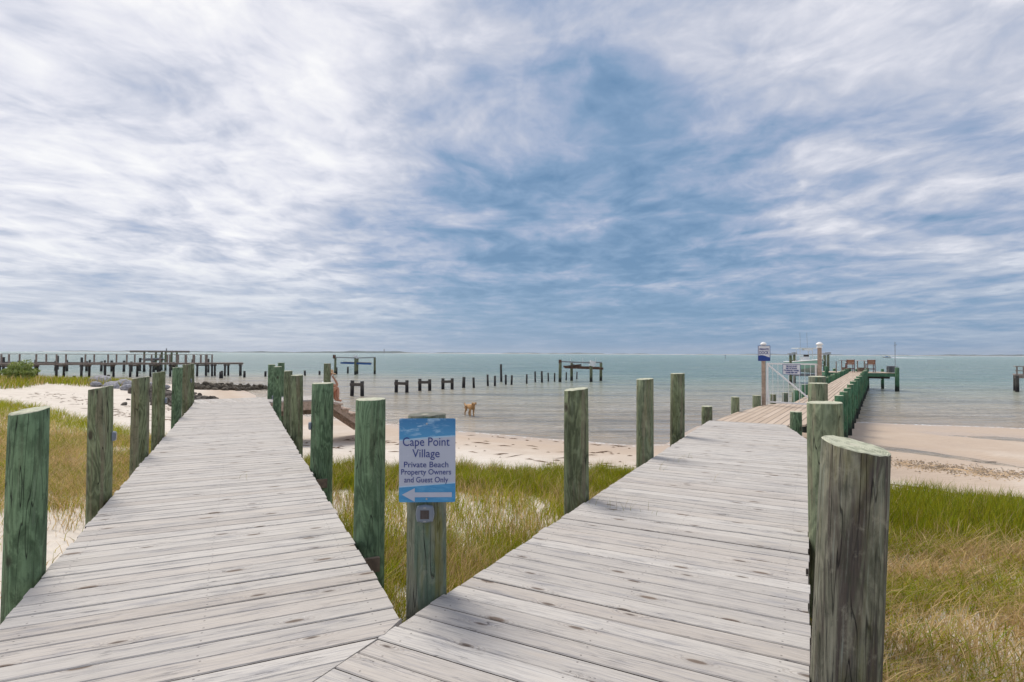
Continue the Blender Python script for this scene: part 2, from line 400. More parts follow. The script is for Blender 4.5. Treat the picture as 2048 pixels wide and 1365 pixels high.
def ground(x, y):
    x = np.asarray(x, float); y = np.asarray(y, float)
    d = seg_dist(x, y, SHORE) + wob(x, y, 6, 3, .35)
    inl = y < np.interp(x, SHORE[:, 0], SHORE[:, 1])
    d0 = seg_dist(x, y, SHORE)
    s = np.where(inl, d0, -d0) + wob(x, y, 7, 3, .28) + wob(x, y, 2.4, 11, .07)
    gl = np.interp(s, [-60, -12, -3, 0, 2, 6, 10, 14, 25, 400], [-2.2, -.55, -.14, 0, .09, .24, .52, .78, .92, .95])
    gr = np.interp(s, [-60, -12, -3, 0, 1, 8, 10, 13, 18, 400], [-2.2, -.55, -.14, 0, .045, .10, .20, .45, .80, .95])
    wgt = sstep(x, 6.5, 9.5)
    h = gl*(1-wgt) + gr*wgt
    run = seg_dist(x, y, [(10.2, 19.4), (11.8, 17.4), (12.7, 15.8), (13.6, 13.8), (16, 11.5)])
    h = h - .16*np.exp(-(run/.55)**2)*wgt
    run2 = seg_dist(x, y, [(15.6, 20.6), (17.5, 19.3), (22, 18), (30, 16.5)])
    h = h - .085*np.exp(-(run2/.9)**2)*wgt
    bump_ = np.clip(s/3, 0, 1)
    h = h + bump_*(wob(x, y, 5, 20, .05) + wob(x, y, 1.3, 30, .018) + wob(x, y, .5, 40, .007))
    h = h + np.where((s > 0) & (s < 8), 1, 0)*wgt*wob(x, y*3, 1.2, 8, .008)
    # old dune shoulder in the far left
    h = h + .12*np.exp(-((x+34)/12)**2-((y-40)/6)**2)
    return SEA + h, s
def gz(x, y): return float(ground(np.array([x]), np.array([y]))[0][0])

def axis(lo, hi, step, outer):
    return np.array([-q for q in outer[::-1]] + list(np.arange(lo, hi+step/2, step)) + list(outer))
def grid_mesh(name, xs, ys, zfun, material, attr=None):
    X, Y = np.meshgrid(xs, ys); Z, A = zfun(X, Y)
    nx, ny = len(xs), len(ys)
    co = np.stack([X, Y, Z], -1).reshape(-1, 3).astype(np.float32)
    i = np.arange(nx*ny).reshape(ny, nx)
    q = np.stack([i[:-1, :-1], i[:-1, 1:], i[1:, 1:], i[1:, :-1]], -1).reshape(-1, 4)
    me = bpy.data.meshes.new(name); me.vertices.add(len(co)); me.vertices.foreach_set('co', co.ravel())
    me.loops.add(q.size); me.loops.foreach_set('vertex_index', q.ravel().astype(np.int32))
    me.polygons.add(len(q)); me.polygons.foreach_set('loop_start', np.arange(0, q.size, 4, dtype=np.int32))
    me.polygons.foreach_set('use_smooth', np.ones(len(q), bool))
    at = me.attributes.new(attr, 'FLOAT', 'POINT'); at.data.foreach_set('value', A.reshape(-1).astype(np.float32))
    me.materials.append(material); me.update(calc_edges=True); me.validate()
    return link(name, me)

# sand
ma, n, b, o = mat('pale_beach_sand'); M['sand'] = ma
pos = n.new('ShaderNodeNewGeometry').outputs['Position']
pz = n.sep(pos)[2]
f1 = n.noise(pos, 1.4, 6, .6); f2 = n.noise(pos, 90, 3, .6); f3 = n.noise(n.mapping(pos, scale=(1, 2.2, 1)), 5, 5, .6, .5)
c = n.mix(n.mr(f1, .3, .7, 0, 1), (.65, .585, .505), (.75, .69, .61))
c = n.mix(n.mr(f2, .35, .7, 0, .35), c, (.42, .36, .31))
c = n.mix(n.mr(f3, .56, .74, 0, .28), c, (.44, .37, .31))
sp = n.voro(pos, 38); c = n.mix(n.m('MULTIPLY', n.mr(sp.outputs['Distance'], .16, .08, 0, .6), n.m('GREATER_THAN', n.sep(sp.outputs['Color'])[0], .86)), c, (.25, .19, .14))
wetn = n.m('ADD', pz, n.m('MULTIPLY', n.noise(pos, .9, 4, .6), .10))
wet = n.mr(wetn, SEA+.30, SEA+.10, 0, 1)
c = n.mix(n.m('MULTIPLY', wet, .80), c, (.45, .34, .25))
n.put(b.inputs['Base Color'], c)
n.put(b.inputs['Roughness'], n.mr(wetn, SEA+.14, SEA+.06, .92, .38)); b.inputs['Specular IOR Level'].default_value = .35
rip = n.m('SINE', n.m('MULTIPLY', n.m('ADD', n.m('ADD', n.sep(pos)[1], n.m('MULTIPLY', n.sep(pos)[0], .25)), n.m('MULTIPLY', n.noise(pos, .8, 3, .5), 1.6)), 26.0))
n.put(b.inputs['Normal'], n.bump(n.m('ADD', n.m('MULTIPLY', rip, .35), n.m('ADD', f3, n.m('MULTIPLY', f2, .5))), .5, .03))
land = grid_mesh('beach_sand', axis(-80, 62, .3, [110, 160, 300, 1000, 7000]), axis(-9, 72, .3, [110, 160, 300, 1000, 7000]),
                 lambda X, Y: ground(X, Y), M['sand'], 'inland')
tag(land, kind='structure')

# water
ma, n, b, o = mat('shallow_sound_water'); M['water'] = ma; nt = ma.node_tree
pos = n.new('ShaderNodeNewGeometry').outputs['Position']
dep = n.new('ShaderNodeAttribute', attribute_name='depth').outputs['Fac']
x, y, z = n.sep(pos)
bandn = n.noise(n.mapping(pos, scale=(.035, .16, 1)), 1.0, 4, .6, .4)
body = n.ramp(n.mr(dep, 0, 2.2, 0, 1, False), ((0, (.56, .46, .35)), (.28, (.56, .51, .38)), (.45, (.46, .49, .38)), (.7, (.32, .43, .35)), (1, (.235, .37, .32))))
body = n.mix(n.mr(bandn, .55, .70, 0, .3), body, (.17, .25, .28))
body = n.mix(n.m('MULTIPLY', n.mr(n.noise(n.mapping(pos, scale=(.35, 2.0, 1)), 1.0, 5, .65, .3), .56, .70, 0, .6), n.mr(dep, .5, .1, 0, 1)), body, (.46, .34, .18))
rf2 = n.noise(n.mapping(pos, rot=(0, 0, R_(3)), scale=(.055, .34, 1)), 1.0, 6, .68, .3)  # broad ripples: light and dark of the waves painted into the water colour
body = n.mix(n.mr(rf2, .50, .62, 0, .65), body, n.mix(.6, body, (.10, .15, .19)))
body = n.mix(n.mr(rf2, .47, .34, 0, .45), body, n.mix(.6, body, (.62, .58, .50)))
rf = n.noise(n.mapping(pos, scale=(.22, 1.3, 1)), 1.0, 6, .7, .2)  # finer ripples, their light and dark also mixed into the colour
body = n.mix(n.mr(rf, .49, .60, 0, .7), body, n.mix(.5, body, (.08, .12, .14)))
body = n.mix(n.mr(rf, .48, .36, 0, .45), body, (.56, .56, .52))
n.put(b.inputs['Roughness'], n.mr(rf, .35, .65, .12, .3)); b.inputs['IOR'].default_value = 1.33
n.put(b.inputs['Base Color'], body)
w1 = n.noise(n.mapping(pos, rot=(0, 0, R_(8)), scale=(.6, 1.9, 1)), 1.9, 4, .65, .3)
w2 = n.noise(n.mapping(pos, rot=(0, 0, R_(-12)), scale=(.7, 1.6, 1)), 5.5, 3, .6, .2)
w3 = n.noise(n.mapping(pos, rot=(0, 0, R_(4)), scale=(.14, .62, 1)), 1.0, 5, .65, .2)
hh = n.m('ADD', n.m('MULTIPLY', w1, 1.0), n.m('ADD', n.m('MULTIPLY', w2, .28), n.m('ADD', n.m('MULTIPLY', w3, 4.2), n.m('MULTIPLY', n.noise(n.mapping(pos, rot=(0, 0, R_(-3)), scale=(.33, 1.25, 1)), 1.0, 5, .65, .2), 3.0))))
fade = n.mr(dep, -.02, .35, .22, 1)
nb = n.bump(n.m('MULTIPLY', hh, fade), 1.0, .42)
n.put(b.inputs['Normal'], nb)
tr = n.new('ShaderNodeBsdfTransparent'); tr.inputs[0].default_value = (.90, .93, .90, 1)
gl = n.new('ShaderNodeBsdfGlossy'); gl.inputs['Roughness'].default_value = .1; n.put(gl.inputs['Normal'], nb)
fr = n.new('ShaderNodeFresnel'); fr.inputs['IOR'].default_value = 1.33; n.put(fr.inputs['Normal'], nb)
ms = n.new('ShaderNodeMixShader'); nt.links.new(fr.outputs[0], ms.inputs[0]); nt.links.new(tr.outputs[0], ms.inputs[1]); nt.links.new(gl.outputs[0], ms.inputs[2])
ms2 = n.new('ShaderNodeMixShader'); n.put(ms2.inputs[0], n.mr(dep, .0, .30, .62, 1, False))
nt.links.new(ms.outputs[0], ms2.inputs[1]); nt.links.new(b.outputs[0], ms2.inputs[2]); nt.links.new(ms2.outputs[0], o.inputs[0])
def sea(X, Y):
    h, s = ground(X, Y); D = SEA - h
    far = np.hypot(X, Y); D = np.where(far > 70, np.clip(D + (far-70)*.02, 0, 3), D)
    amp = np.clip(D/.5, 0, 1)*.022
    Z = SEA + amp*(wob(X*.5, Y*1.3, 2.6, 17) + .5*wob(X*.5, Y*1.4, 1.1, 29)) * (far < 75)
    return Z, D
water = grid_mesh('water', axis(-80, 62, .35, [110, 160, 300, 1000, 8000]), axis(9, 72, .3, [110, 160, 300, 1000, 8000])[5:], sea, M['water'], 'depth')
tag(water, kind='structure')

# ------------------------------------------------------------------ boardwalks
AL, AR = R_(-25.65), R_(27.55)
dL = Vector((math.sin(AL), math.cos(AL))); nL = Vector((dL.y, -dL.x))    # n points to the right of travel
dR = Vector((math.sin(AR), math.cos(AR))); nR = Vector((dR.y, -dR.x))
C3 = P(805, 1245, 0); C = Vector((C3.x, C3.y)); WID = 1.83
PITCH = .1425; BW = .1372; BT = .038
SIDES = (0, 4)
PROF = [(-1, 0), (-1, .86), (-.93, 1), (.93, 1), (1, .86), (1, 0)]
def board_mesh(name, xl0, xl1, xr0, xr1, wd, th, material, segs=3, cup=.0):
    """a plank: local x runs from left end to right end; the ends may be cut on the skew; a little bow and wane"""
    vs_, fs = [], []
    k = len(PROF)
    bow = random.uniform(-.0012, .0012)
    for i in range(segs+1):
        t = i/segs
        for (py_, pz_) in PROF:
            yy = py_*wd/2; f = (py_+1)/2
            xx = (xl0*(1-f)+xl1*f)*(1-t) + (xr0*(1-f)+xr1*f)*t
            vs_.append((xx, yy + bow*math.sin(t*math.pi)*2, (pz_-1)*th + cup*(py_*py_)*(pz_ > .5)))
    for i in range(segs):
        for j in range(k):
            a, b_ = i*k+j, i*k+(j+1) % k
            fs.append((a, a+k, b_+k, b_))
    fs.append(tuple(range(k))); fs.append(tuple(segs*k+j for j in range(k))[::-1])
    me = bpy.data.meshes.new(name); me.from_pydata(vs_, [], [f[::-1] for f in fs]); me.materials.append(material); me.materials.append(M['joist_dark'])
    for i in range(segs):
        for j in SIDES: me.polygons[i*k+j].material_index = 1  # sides coloured dark: shade painted into board gaps, plus less bleached wood
    me.update()
    return me
std = [board_mesh('plank', -WID/2, -WID/2, WID/2, WID/2, BW*random.uniform(.975, 1.01), BT, M['deck'], cup=random.uniform(-.0015, .002)) for _ in range(7)]

left_walk = empty('boardwalk', (C.x, C.y, 0), 0, 'grey weathered plank boardwalk running off to the left towards the beach stairs', 'boardwalk')
right_walk = empty('boardwalk', (C.x, C.y, 0), 0, 'grey weathered plank boardwalk running off to the right towards the private dock', 'boardwalk')
def world_plank(parent, me, c2, z, ang, name='plank'):
    o_ = link(name, me, parent); o_.location = (c2.x-parent.location.x, c2.y-parent.location.y, z-parent.location.z)
    o_.rotation_euler = (random.gauss(0, .0012), random.gauss(0, .0007), ang + random.gauss(0, .0013)); return o_
# left boardwalk: across = nL, the near boards butt against the right boardwalk's edge
sinA = nL.dot(dR)  # seam line direction dR through C
s = -2.8
seam = lambda s_: (s_ * (dR.dot(nL)) / (dR.dot(dL)))      # n-coordinate of the seam at along-coordinate s_
LEND = 14.3
while s < LEND:
    s0, s1 = s+.0, s+BW; sm = (s0+s1)/2
    e0 = min(0, seam(s0)-.004) if s0 < 0 else 0; e1 = min(0, seam(s1)-.004) if s1 < 0 else 0
    if min(e0, e1) > -WID+.12:
        cpt = C + dL*sm + nL*(-WID/2)
        if s0 >= 0: me = random.choice(std)
        else:
            me = board_mesh('plank', -WID/2, -WID/2, e0+WID/2, e1+WID/2, BW, BT, M['deck'])
        world_plank(left_walk, me, cpt + nL*random.gauss(0, .006), random.gauss(0, .0012), AL*-1)
    s += PITCH
# right boardwalk
s = -4.6; REND = P(1415, 842, 0); REND = (Vector((REND.x, REND.y))-C).dot(dR)
while s < REND:
    sm = s+BW/2; cpt = C + dR*sm + nR*(WID/2)
    cut = max(0, (s-(REND-2.0))/2.0)*.40
    if cut > 0: me = board_mesh('plank', -WID/2, -WID/2, WID/2-cut, WID/2-cut-.028, BW, BT, M['deck'])
    else: me = random.choice(std)
    world_plank(right_walk, me, cpt + nR*random.gauss(0, .006), random.gauss(0, .0012), -AR)
    s += PITCH
# joists beneath
def joists(parent, d, nrm, base, s0, s1, offs, z=-BT-.004, h=.185):
    for k_ in offs:
        a = base + d*s0 + nrm*k_; b_ = base + d*s1 + nrm*k_; L0 = parent.location
        MB().bar((a.x-L0.x, a.y-L0.y, z-h/2), (b_.x-L0.x, b_.y-L0.y, z-h/2), .04, h).build('joist', M['joist'], parent)
joists(left_walk, dL, nL, C, .15, LEND+.1, (-WID+.06, -WID/2, -.06))
joists(right_walk, dR, nR, C, -4.4, REND-.1, (.06, WID/2)); joists(right_walk, dR, nR, C, -4.4, REND-2.0, (WID-.06,))
# cross beams poking out beside the posts
def beam(parent, a, b_, z, h=.20, wd=.06, m_='joist'):
    L0 = parent.location
    return MB().bar((a.x-L0.x, a.y-L0.y, z), (b_.x-L0.x, b_.y-L0.y, z), wd, h).build('beam', M[m_], parent)

# end platform of the left boardwalk and its stairs
e2 = Vector((.8, .6)); n2 = Vector((.6, -.8))
def clip_line(poly, d, nrm, t):
    """interval along nrm where the line {d = t} crosses a convex polygon"""
    out = []
    for a, b_ in zip(poly, poly[1:]+poly[:1]):
        ta, tb = a.dot(d)-t, b_.dot(d)-t
        if (ta <= 0 < tb) or (tb <= 0 < ta):
            q = a + (b_-a)*(ta/(ta-tb)); out.append(q.dot(nrm))
    return (min(out), max(out)) if len(out) >= 2 else None
def fill_poly(parent, poly, d, along, z, wd, pitch_, material, th=.038, name='plank', maxlen=99, lo=None, hi=None):
    """boards run in direction `along`, stepping in direction d over a convex polygon"""
    ts = [p_.dot(d) for p_ in poly]; t = (lo if lo is not None else min(ts)); hi = hi or max(ts)
    ang = math.atan2(along.y, along.x); k_ = 0
    side = Vector((-along.y, along.x)); sg = 1 if side.dot(d) > 0 else -1
    while t + wd*.6 < hi:
        r0 = clip_line(poly, d, along, t+.002); r1 = clip_line(poly, d, along, t+wd-.002)
        if r0 is None: r0 = r1
        if r1 is None: r1 = r0
        if r0 and max(r0[1]-r0[0], r1[1]-r1[0]) > .12:
            if sg < 0: r0, r1 = r1, r0
            A0, B0 = min(r0[0], r1[0]), max(r0[1], r1[1])
            cuts = [A0]; q = A0 + (maxlen*(.55 if k_ % 2 else 1.0) if maxlen < 90 else 1e9)
            while q < B0-.5: cuts.append(q); q += maxlen
            cuts.append(B0)
            for i in range(len(cuts)-1):
                a_, b_ = cuts[i], cuts[i+1]; mid = (a_+b_)/2
                xl0, xl1 = (r0[0]-mid, r1[0]-mid) if i == 0 else (a_-mid+.003, a_-mid+.003)
                xr0, xr1 = (r0[1]-mid, r1[1]-mid) if i == len(cuts)-2 else (b_-mid-.003, b_-mid-.003)
                me = board_mesh(name, xl0, xl1, xr0, xr1, wd, th, material, segs=1)
                c2 = along*mid + d*(t+wd/2)
                world_plank(parent, me, c2, z, ang, name)
        t += pitch_; k_ += 1
rc = C + dL*(LEND+.02); lc = rc - nL*WID
s_near = Vector((-5.3, 16.9)); s_far = Vector((-6.3, 18.24)); f_left = Vector((-9.15, 16.35))
plat = [lc, rc, s_near, s_far, f_left]
platform = empty('beach_platform', (rc.x, rc.y, 0), 0, 'small grey timber landing at the far end of the left boardwalk, above the stairs', 'platform')
fill_poly(platform, plat, e2, n2, .0, BW, PITCH, M['deck'])
L0 = platform.location
def pb(a, b_, z0, z1, wd=.045, nm='fascia', m_='stair'):
    a, b_ = Vector(a), Vector(b_)
    return MB().bar((a.x-L0.x, a.y-L0.y, (z0+z1)/2), (b_.x-L0.x, b_.y-L0.y, (z0+z1)/2), wd, z1-z0).build(nm, M[m_], platform)
off = n2*.03
pb(rc+off, s_near+off, -.28, -.042); pb(s_near, s_far, -.28, -.042); pb(s_far, f_left, -.28, -.042)
pb(rc-n2*.35, s_near-n2*.35, -.45, -.285, .09, 'beam', 'joist')
pb(f_left+n2*.3+e2*.3, s_far+n2*.3, -.45, -.285, .09, 'beam', 'joist')

stairs = empty('beach_stairs', (s_near.x, s_near.y, 0), math.atan2(e2.y, e2.x), 'open wooden stairs with sawtooth stringers going down from the landing to the sand', 'stairs')
RISE, RUN, NST = .152, .235, 6
def stringer(yc):
    top = [(0, -.045)]
    for i in range(NST):
        top += [((i)*RUN, -(i+1)*RISE-.04), ((i+1)*RUN, -(i+1)*RISE-.04)]
    poly = [(0, -.30)] + [(0, -.045)] + top[1:] + [(NST*RUN, -(NST+.9)*RISE), (NST*RUN-.15, -(NST+1.2)*RISE-.10)]
    n_ = len(poly); vs_ = [(x_, yc-.02, z_) for x_, z_ in poly] + [(x_, yc+.02, z_) for x_, z_ in poly]
    fs = [tuple(range(n_)), tuple(range(n_, 2*n_))[::-1]] + [(i, n_+i, n_+(i+1) % n_, (i+1) % n_) for i in range(n_)]
    return MB().add(vs_, fs)
for yc in (.06, .83, 1.60):
    stringer(yc).build('stringer', M['stair'], stairs, loc=(.03, 0, 0))
for i in range(1, NST+1):
    for q in (0, 1):
        MB().box(((i-1)*RUN+.075+q*.135+.03, .83, -i*RISE-.02), (.125, 1.72, .036)).build('tread', M['stair'], stairs)

# ------------------------------------------------------------------ piles
def pile_mesh(name, r, z0, z1, mats, tilt=0.0, tdir=0.0, n_=28, flare=1.05, rough=.012, segs=9, lean=(0, 0), seed=0):
    rs = random.Random(seed); vs_, fs, mi = [], [], []
    ph = [rs.uniform(0, 6.28) for _ in range(6)]
    for i in range(segs+1):
        t = i/segs; z = z0+(z1-z0)*t; rr = r*(flare+(1-flare)*t)
        for j in range(n_):
            a = 2*math.pi*j/n_
            k_ = 1 + rough*(math.sin(2*a+ph[0]+z*.8)+.6*math.sin(3*a+ph[1]-z*1.7)+.5*math.sin(7*a+ph[2]+z*1.1)+.35*math.sin(11*a+ph[3]))
            zz = z + (tilt*r*math.cos(a-tdir) if i == segs else 0) + (rs.uniform(-.0025, .0015) if i == segs else 0)
            if i == segs: k_ *= .985
            vs_.append((rr*k_*math.cos(a), rr*k_*math.sin(a), zz))
    # second ring just under the top keeps the saw-cut edge crisp
    for i in range(segs):
        for j in range(n_):
            fs.append((i*n_+j, i*n_+(j+1) % n_, (i+1)*n_+(j+1) % n_, (i+1)*n_+j)); mi.append(0)
    base = segs*n_; b = len(vs_)
    for ring in (.96, .5):
        for j in range(n_):
            x_, y_, z_ = vs_[base+j]; vs_.append((x_*ring, y_*ring, z1+(z_-z1)*ring+.004))
    vs_.append((0, 0, z1+.004))
    for j in range(n_):
        k2 = (j+1) % n_
        fs += [(base+j, base+k2, b+k2, b+j), (b+j, b+k2, b+n_+k2, b+n_+j), (b+n_+j, b+n_+k2, b+2*n_)]; mi += [1, 1, 1]
    me = bpy.data.meshes.new(name); me.from_pydata(vs_, [], fs)
    for q in mats: me.materials.append(q)
    me.polygons.foreach_set('material_index', mi)
    me.polygons.foreach_set('use_smooth', [m_ == 0 for m_ in mi]); me.update()
    return me
_pc = [0]
def post(x_, y_, r, ztop, mt, label, tilt=.0, tdir=0., lean=(0, 0), group=None, end='end', zb=None, cat='post', name='wooden_post', parent=None):
    _pc[0] += 1
    g0 = zb if zb is not None else gz(x_, y_)-.5
    me = pile_mesh(name, r, g0, ztop, (M[mt], M[end]), tilt, tdir, seed=_pc[0])
    o_ = link(name, me, parent, loc=(x_, y_, 0) if parent is None else (x_-parent.location.x, y_-parent.location.y, -parent.location.z))
    o_.rotation_euler = (lean[0]+random.gauss(0, R_(.35)), lean[1]+random.gauss(0, R_(.35)), 0)
    if parent is None: tag(o_, label, cat, group)
    return o_
def on_line(px, base, d, nrm, offs, z=0.8, py=850):
    """where the bearing px meets the line offset beside a boardwalk edge"""
    v = ray(px, py); a = base + nrm*offs
    # solve t*v.xy = a + s*d
    det = v.x*(-d.y) - v.y*(-d.x)
    t = (a.x*(-d.y) - a.y*(-d.x))/det
    return Vector((v.x*t, v.y*t))
def walk_post(pl_, pr_, ptop, base, d, nrm, side, mt, label, tilt=0, tdir=0, r=None, D=None, lean=(0, 0), end='end'):
    pc = (pl_+pr_)/2; r_ = r or .105
    for _ in range(3):
        q = on_line(pc, base, d, nrm, side*(r_+.012), py=ptop+60) if D is None else Vector((PD(pc, ptop+60, D).x, D))
        if r is None:
            dist = q.length; a_ = (pr_-pl_)/F_PX*q.y; r_ = a_/2*math.cos(math.atan2(abs(q.x), q.y))*1.0
    zt = PD(pc, ptop, q.y).z
    return post(q.x, q.y, r_, zt, mt, label, tilt, tdir, lean, group=None, end=end), q, r_, zt
LB = C - nL*WID   # left edge of the left walk
left_posts = [
 (12, 97, 822, 'pile_green', 'thick green post nearest on the far left, with a slanted pale sawn top', .20, 1.0),
 (176, 227, 776, 'pile_olive', 'second green post of the outer left row, solar light halfway up its right side', .2, .3),
 (262, 299, 756, 'pile_olive', 'third post of the outer left row, olive green and without a light', .15, .3),
 (304, 330.5, 745, 'pile_olive', 'fourth post of the outer left row, greenish brown with a light low on its side', .18, .3),
 (343, 364, 735.5, 'pile_green', 'fifth post of the outer left row, brightest green of that row', .05, 0),
 (364.5, 381, 729.5, 'pile_olive', 'sixth post of the outer left row, olive, second from its far end', .05, 0),
 (378, 388.5, 728, 'pile_olive', 'last and thinnest post of the outer left row, half hidden at its far end', .0, 0)]
LP = []
for a_, b_, t_, mt, lb, ti, td in left_posts: LP.append(walk_post(a_, b_, t_, LB, dL, nL, -1, mt, lb, ti, td))
inner = [
 (710, 770, 799, 'pile_green', 'bright green swirl-grained post standing just left of the blue beach sign'),
 (622, 666, 767, 'pile_green', 'thick dark green post covering the stairs, just below the seated person'),
 (581.5, 606.5, 751, 'pile_olive', 'olive post just left of the landing, third from the sign in its row'),
 (567, 584.5, 742.5, 'pile_olive', 'mottled olive post in the inner row, tucked behind the third post from the sign'),
 (546, 563, 734, 'pile_green', 'slim green post in the far part of the inner row, second from the end'),
 (535, 549.5, 729.5, 'pile_green', 'leftmost and farthest post of the inner row where the left boardwalk ends')]
IP = []
for a_, b_, t_, mt, lb in inner: IP.append(walk_post(a_, b_, t_, C, dL, nL, 1, mt, lb, .03, 1.0))
q = PD(562.3, 760, 17.75); post(q.x, q.y, .098, PD(562, 726, 17.75).z, 'pile_green', 'green post behind the inner row, standing at the back of the landing')
q = PD(654, 760, 16.72); post(q.x, q.y, .1, PD(654, 727.5, 16.72).z, 'pile_olive', 'green post at the head of the beach stairs, standing in front of the seated person')
# small bracket ends that show beside the two nearest inner posts
for (pp, q, r_, zt) in IP[:2]:
    a = q + nL*-.02; beam(left_walk, a - dL*.13 - nL*.05, a - dL*.13 + nL*.07, -.16, .10, .035)
# right boardwalk, left edge
sgn, sq, sr, szt = walk_post(817, 894, 830, C, dR, nR, -1, 'pile_moss', 'short fat mossy post carrying the blue beach sign where the two boardwalks meet', .03, 0, end='end_dark')
walk_post(1129, 1178, 779, C, dR, nR, -1, 'pile_olive', 'green swirl-grained post standing between the blue sign and the right boardwalk', .12, .3)
walk_post(1273, 1307, 758.5, C, dR, nR, -1, 'pile_pale', 'greyish green post in the middle of the left edge of the right boardwalk', .08, .5)
walk_post(1340, 1369, 747.5, C, dR, nR, -1, 'pile_olive', 'tall dark green post just before the short posts of the tan decking', .03, .5)
walk_post(1403, 1425, 813, C, dR, nR, -1, 'pile_olive', 'short post where the right boardwalk meets the tan dock decking', .03, .5)
RE = C + nR*WID
walk_post(1619, 1754, 890, RE, dR, nR, 1, 'pile_grey', 'huge grey split and weathered post in the right foreground with a slanted top', .17, 2.2, r=.128, D=2.42, lean=(0, R_(2.4)))
walk_post(1620, 1685, 806, RE, dR, nR, 1, 'pile_pale', 'thick pale green post directly behind the huge foreground post on the right', .02, 0, r=.121, D=4.25)
walk_post(1615.5, 1653.5, 767, RE, dR, nR, 1, 'pile_pale', 'pale flat-topped post third from the front on the right edge of the right boardwalk', .02, 0, r=.108, D=6.9)
walk_post(1617, 1651, 753.5, RE, dR, nR, 1, 'pile_moss', 'yellow-green mossy post top showing just above the third post on the right', .02, 0, r=.118, D=8.4)
q = P(1592, 858, 0); post(q.x, q.y, .1, PD(1592, 824, q.y).z, 'pile_green', 'short green post at the cut corner where the right boardwalk ends')

# ------------------------------------------------------------------ composite dock
DZ = -.05
AD = math.atan2(1762-1024, F_PX); dD = Vector((math.sin(AD), math.cos(AD))); nD = Vector((dD.y, -dD.x))
dl = P(1655, 769, DZ); dl = Vector((dl.x, dl.y)); dr = P(1690.5, 787, DZ); dr = Vector((dr.x, dr.y))
tl, tr_ = dl.dot(nD), dr.dot(nD); DW = tr_-tl
dock = empty('dock', (dl.x, dl.y, 0), 0, 'long dock with tan decking and green piles stretching far out over the water', 'dock')
def dpt(s_, t_): return dD*s_ + nD*t_
S_END = 0
q = P(1731, 743.2, DZ); S_END = Vector((q.x, q.y)).dot(dD)
q0 = P(1600, 806, DZ); S_BEG = Vector((q0.x, q0.y)).dot(dD) - 1.5
xy = lambda v_: Vector((v_.x, v_.y))
flare = [xy(P(1428, 842.5, DZ)), xy(P(1494, 819, DZ)), xy(P(1529, 809.5, DZ)), dpt(S_BEG+1.2, tl), dpt(S_BEG+1.2, tr_), xy(P(1622, 848, DZ)), xy(P(1588, 852.5, DZ))]
def convex_ok(p_): return p_
fill_poly(dock, flare, nD, dD, DZ, .135, .1425, M['composite'], name='plank', maxlen=2.4)
fill_poly(dock, [dpt(S_BEG+1.21, tl), dpt(S_END, tl), dpt(S_END, tr_), dpt(S_BEG+1.21, tr_)], nD, dD, DZ, (DW-.045)/8-.008, (DW-.045)/8+.004, M['composite'], maxlen=3.6)
DL = dock.location
def dbar(a, b_, z0, z1, wd, nm, m_):
    return MB().bar((a.x-DL.x, a.y-DL.y, (z0+z1)/2), (b_.x-DL.x, b_.y-DL.y, (z0+z1)/2), wd, z1-z0).build(nm, M[m_], dock)
M['green_joist'] = simple('green_treated_joist', (.07, .17, .10), .8, var=.3, scale=5, bump=.2)
dbar(dpt(S_BEG, tl+.03), dpt(S_END, tl+.03), DZ-.26, DZ-.043, .05, 'rim_joist', 'green_joist')
dbar(dpt(S_BEG, tr_-.03), dpt(S_END, tr_-.03), DZ-.26, DZ-.043, .05, 'rim_joist', 'green_joist')
dbar(dpt(S_BEG, (tl+tr_)/2), dpt(S_END, (tl+tr_)/2), DZ-.26, DZ-.043, .05, 'rim_joist', 'green_joist')
for a_, b_ in ((0, 1), (1, 2)):
    dbar(flare[a_]+nD*.05, flare[b_]+nD*.05, DZ-.26, DZ-.043, .05, 'rim_joist', 'green_joist')
s_ = S_BEG-3.6; k_ = 0
dpile = [pile_mesh('pile', .115, -2.9, .0, (M['pile_dock'], M['end']), .1*random.random(), random.random()*6, seed=90+i, n_=16, segs=4) for i in range(4)]
def dock_pile(p_, zt, r=None, nm='pile'):
    o_ = link(nm, random.choice(dpile), dock, loc=(p_.x-DL.x, p_.y-DL.y, zt))
    if r: o_.scale = (r/.115, r/.115, 1)
    o_.rotation_euler = (random.gauss(0, .006), random.gauss(0, .006), random.random()*6)
    return o_
while s_ < S_END+.3:
    dock_pile(dpt(s_, tr_+.13), .25+random.uniform(-.05, .05))
    if s_ > S_BEG+1.5: dock_pile(dpt(s_, tl-.13), .25+random.uniform(-.05, .05))
    if k_ % 2 == 0 and s_ > S_BEG: dbar(dpt(s_+.13, tl-.25), dpt(s_+.13, tr_+.25), DZ-.45, DZ-.265, .06, 'cross_beam', 'joist_dark')
    s_ += 2.35; k_ += 1
# short posts round the gate flare
for pc_, pt, base_y, r_, lb in ((1475.5, 794.5, 823, .1, 'short post on the outer edge of the tan decking, left of the gate'),
        (1518, 791.5, 811.5, .11, 'short grey-green post touching the foot of the left gate post'),
        (1550.5, 789, 800.5, .085, 'short post seen through the left part of the white gate'),
        (1574.5, 786, 798, .085, 'short post seen through the middle of the white gate below its notice'),
        (1594, 785, 795.5, .09, 'short post farthest behind the white gate, close to the thick right-hand posts')):
    q = P(pc_, base_y, DZ); q2 = Vector((q.x, q.y)) - nD*.06
    post(q2.x, q2.y, r_, PD(pc_, pt, q2.y).z, 'pile_moss' if r_ < .1 else 'pile_pale', lb, zb=-2.4)

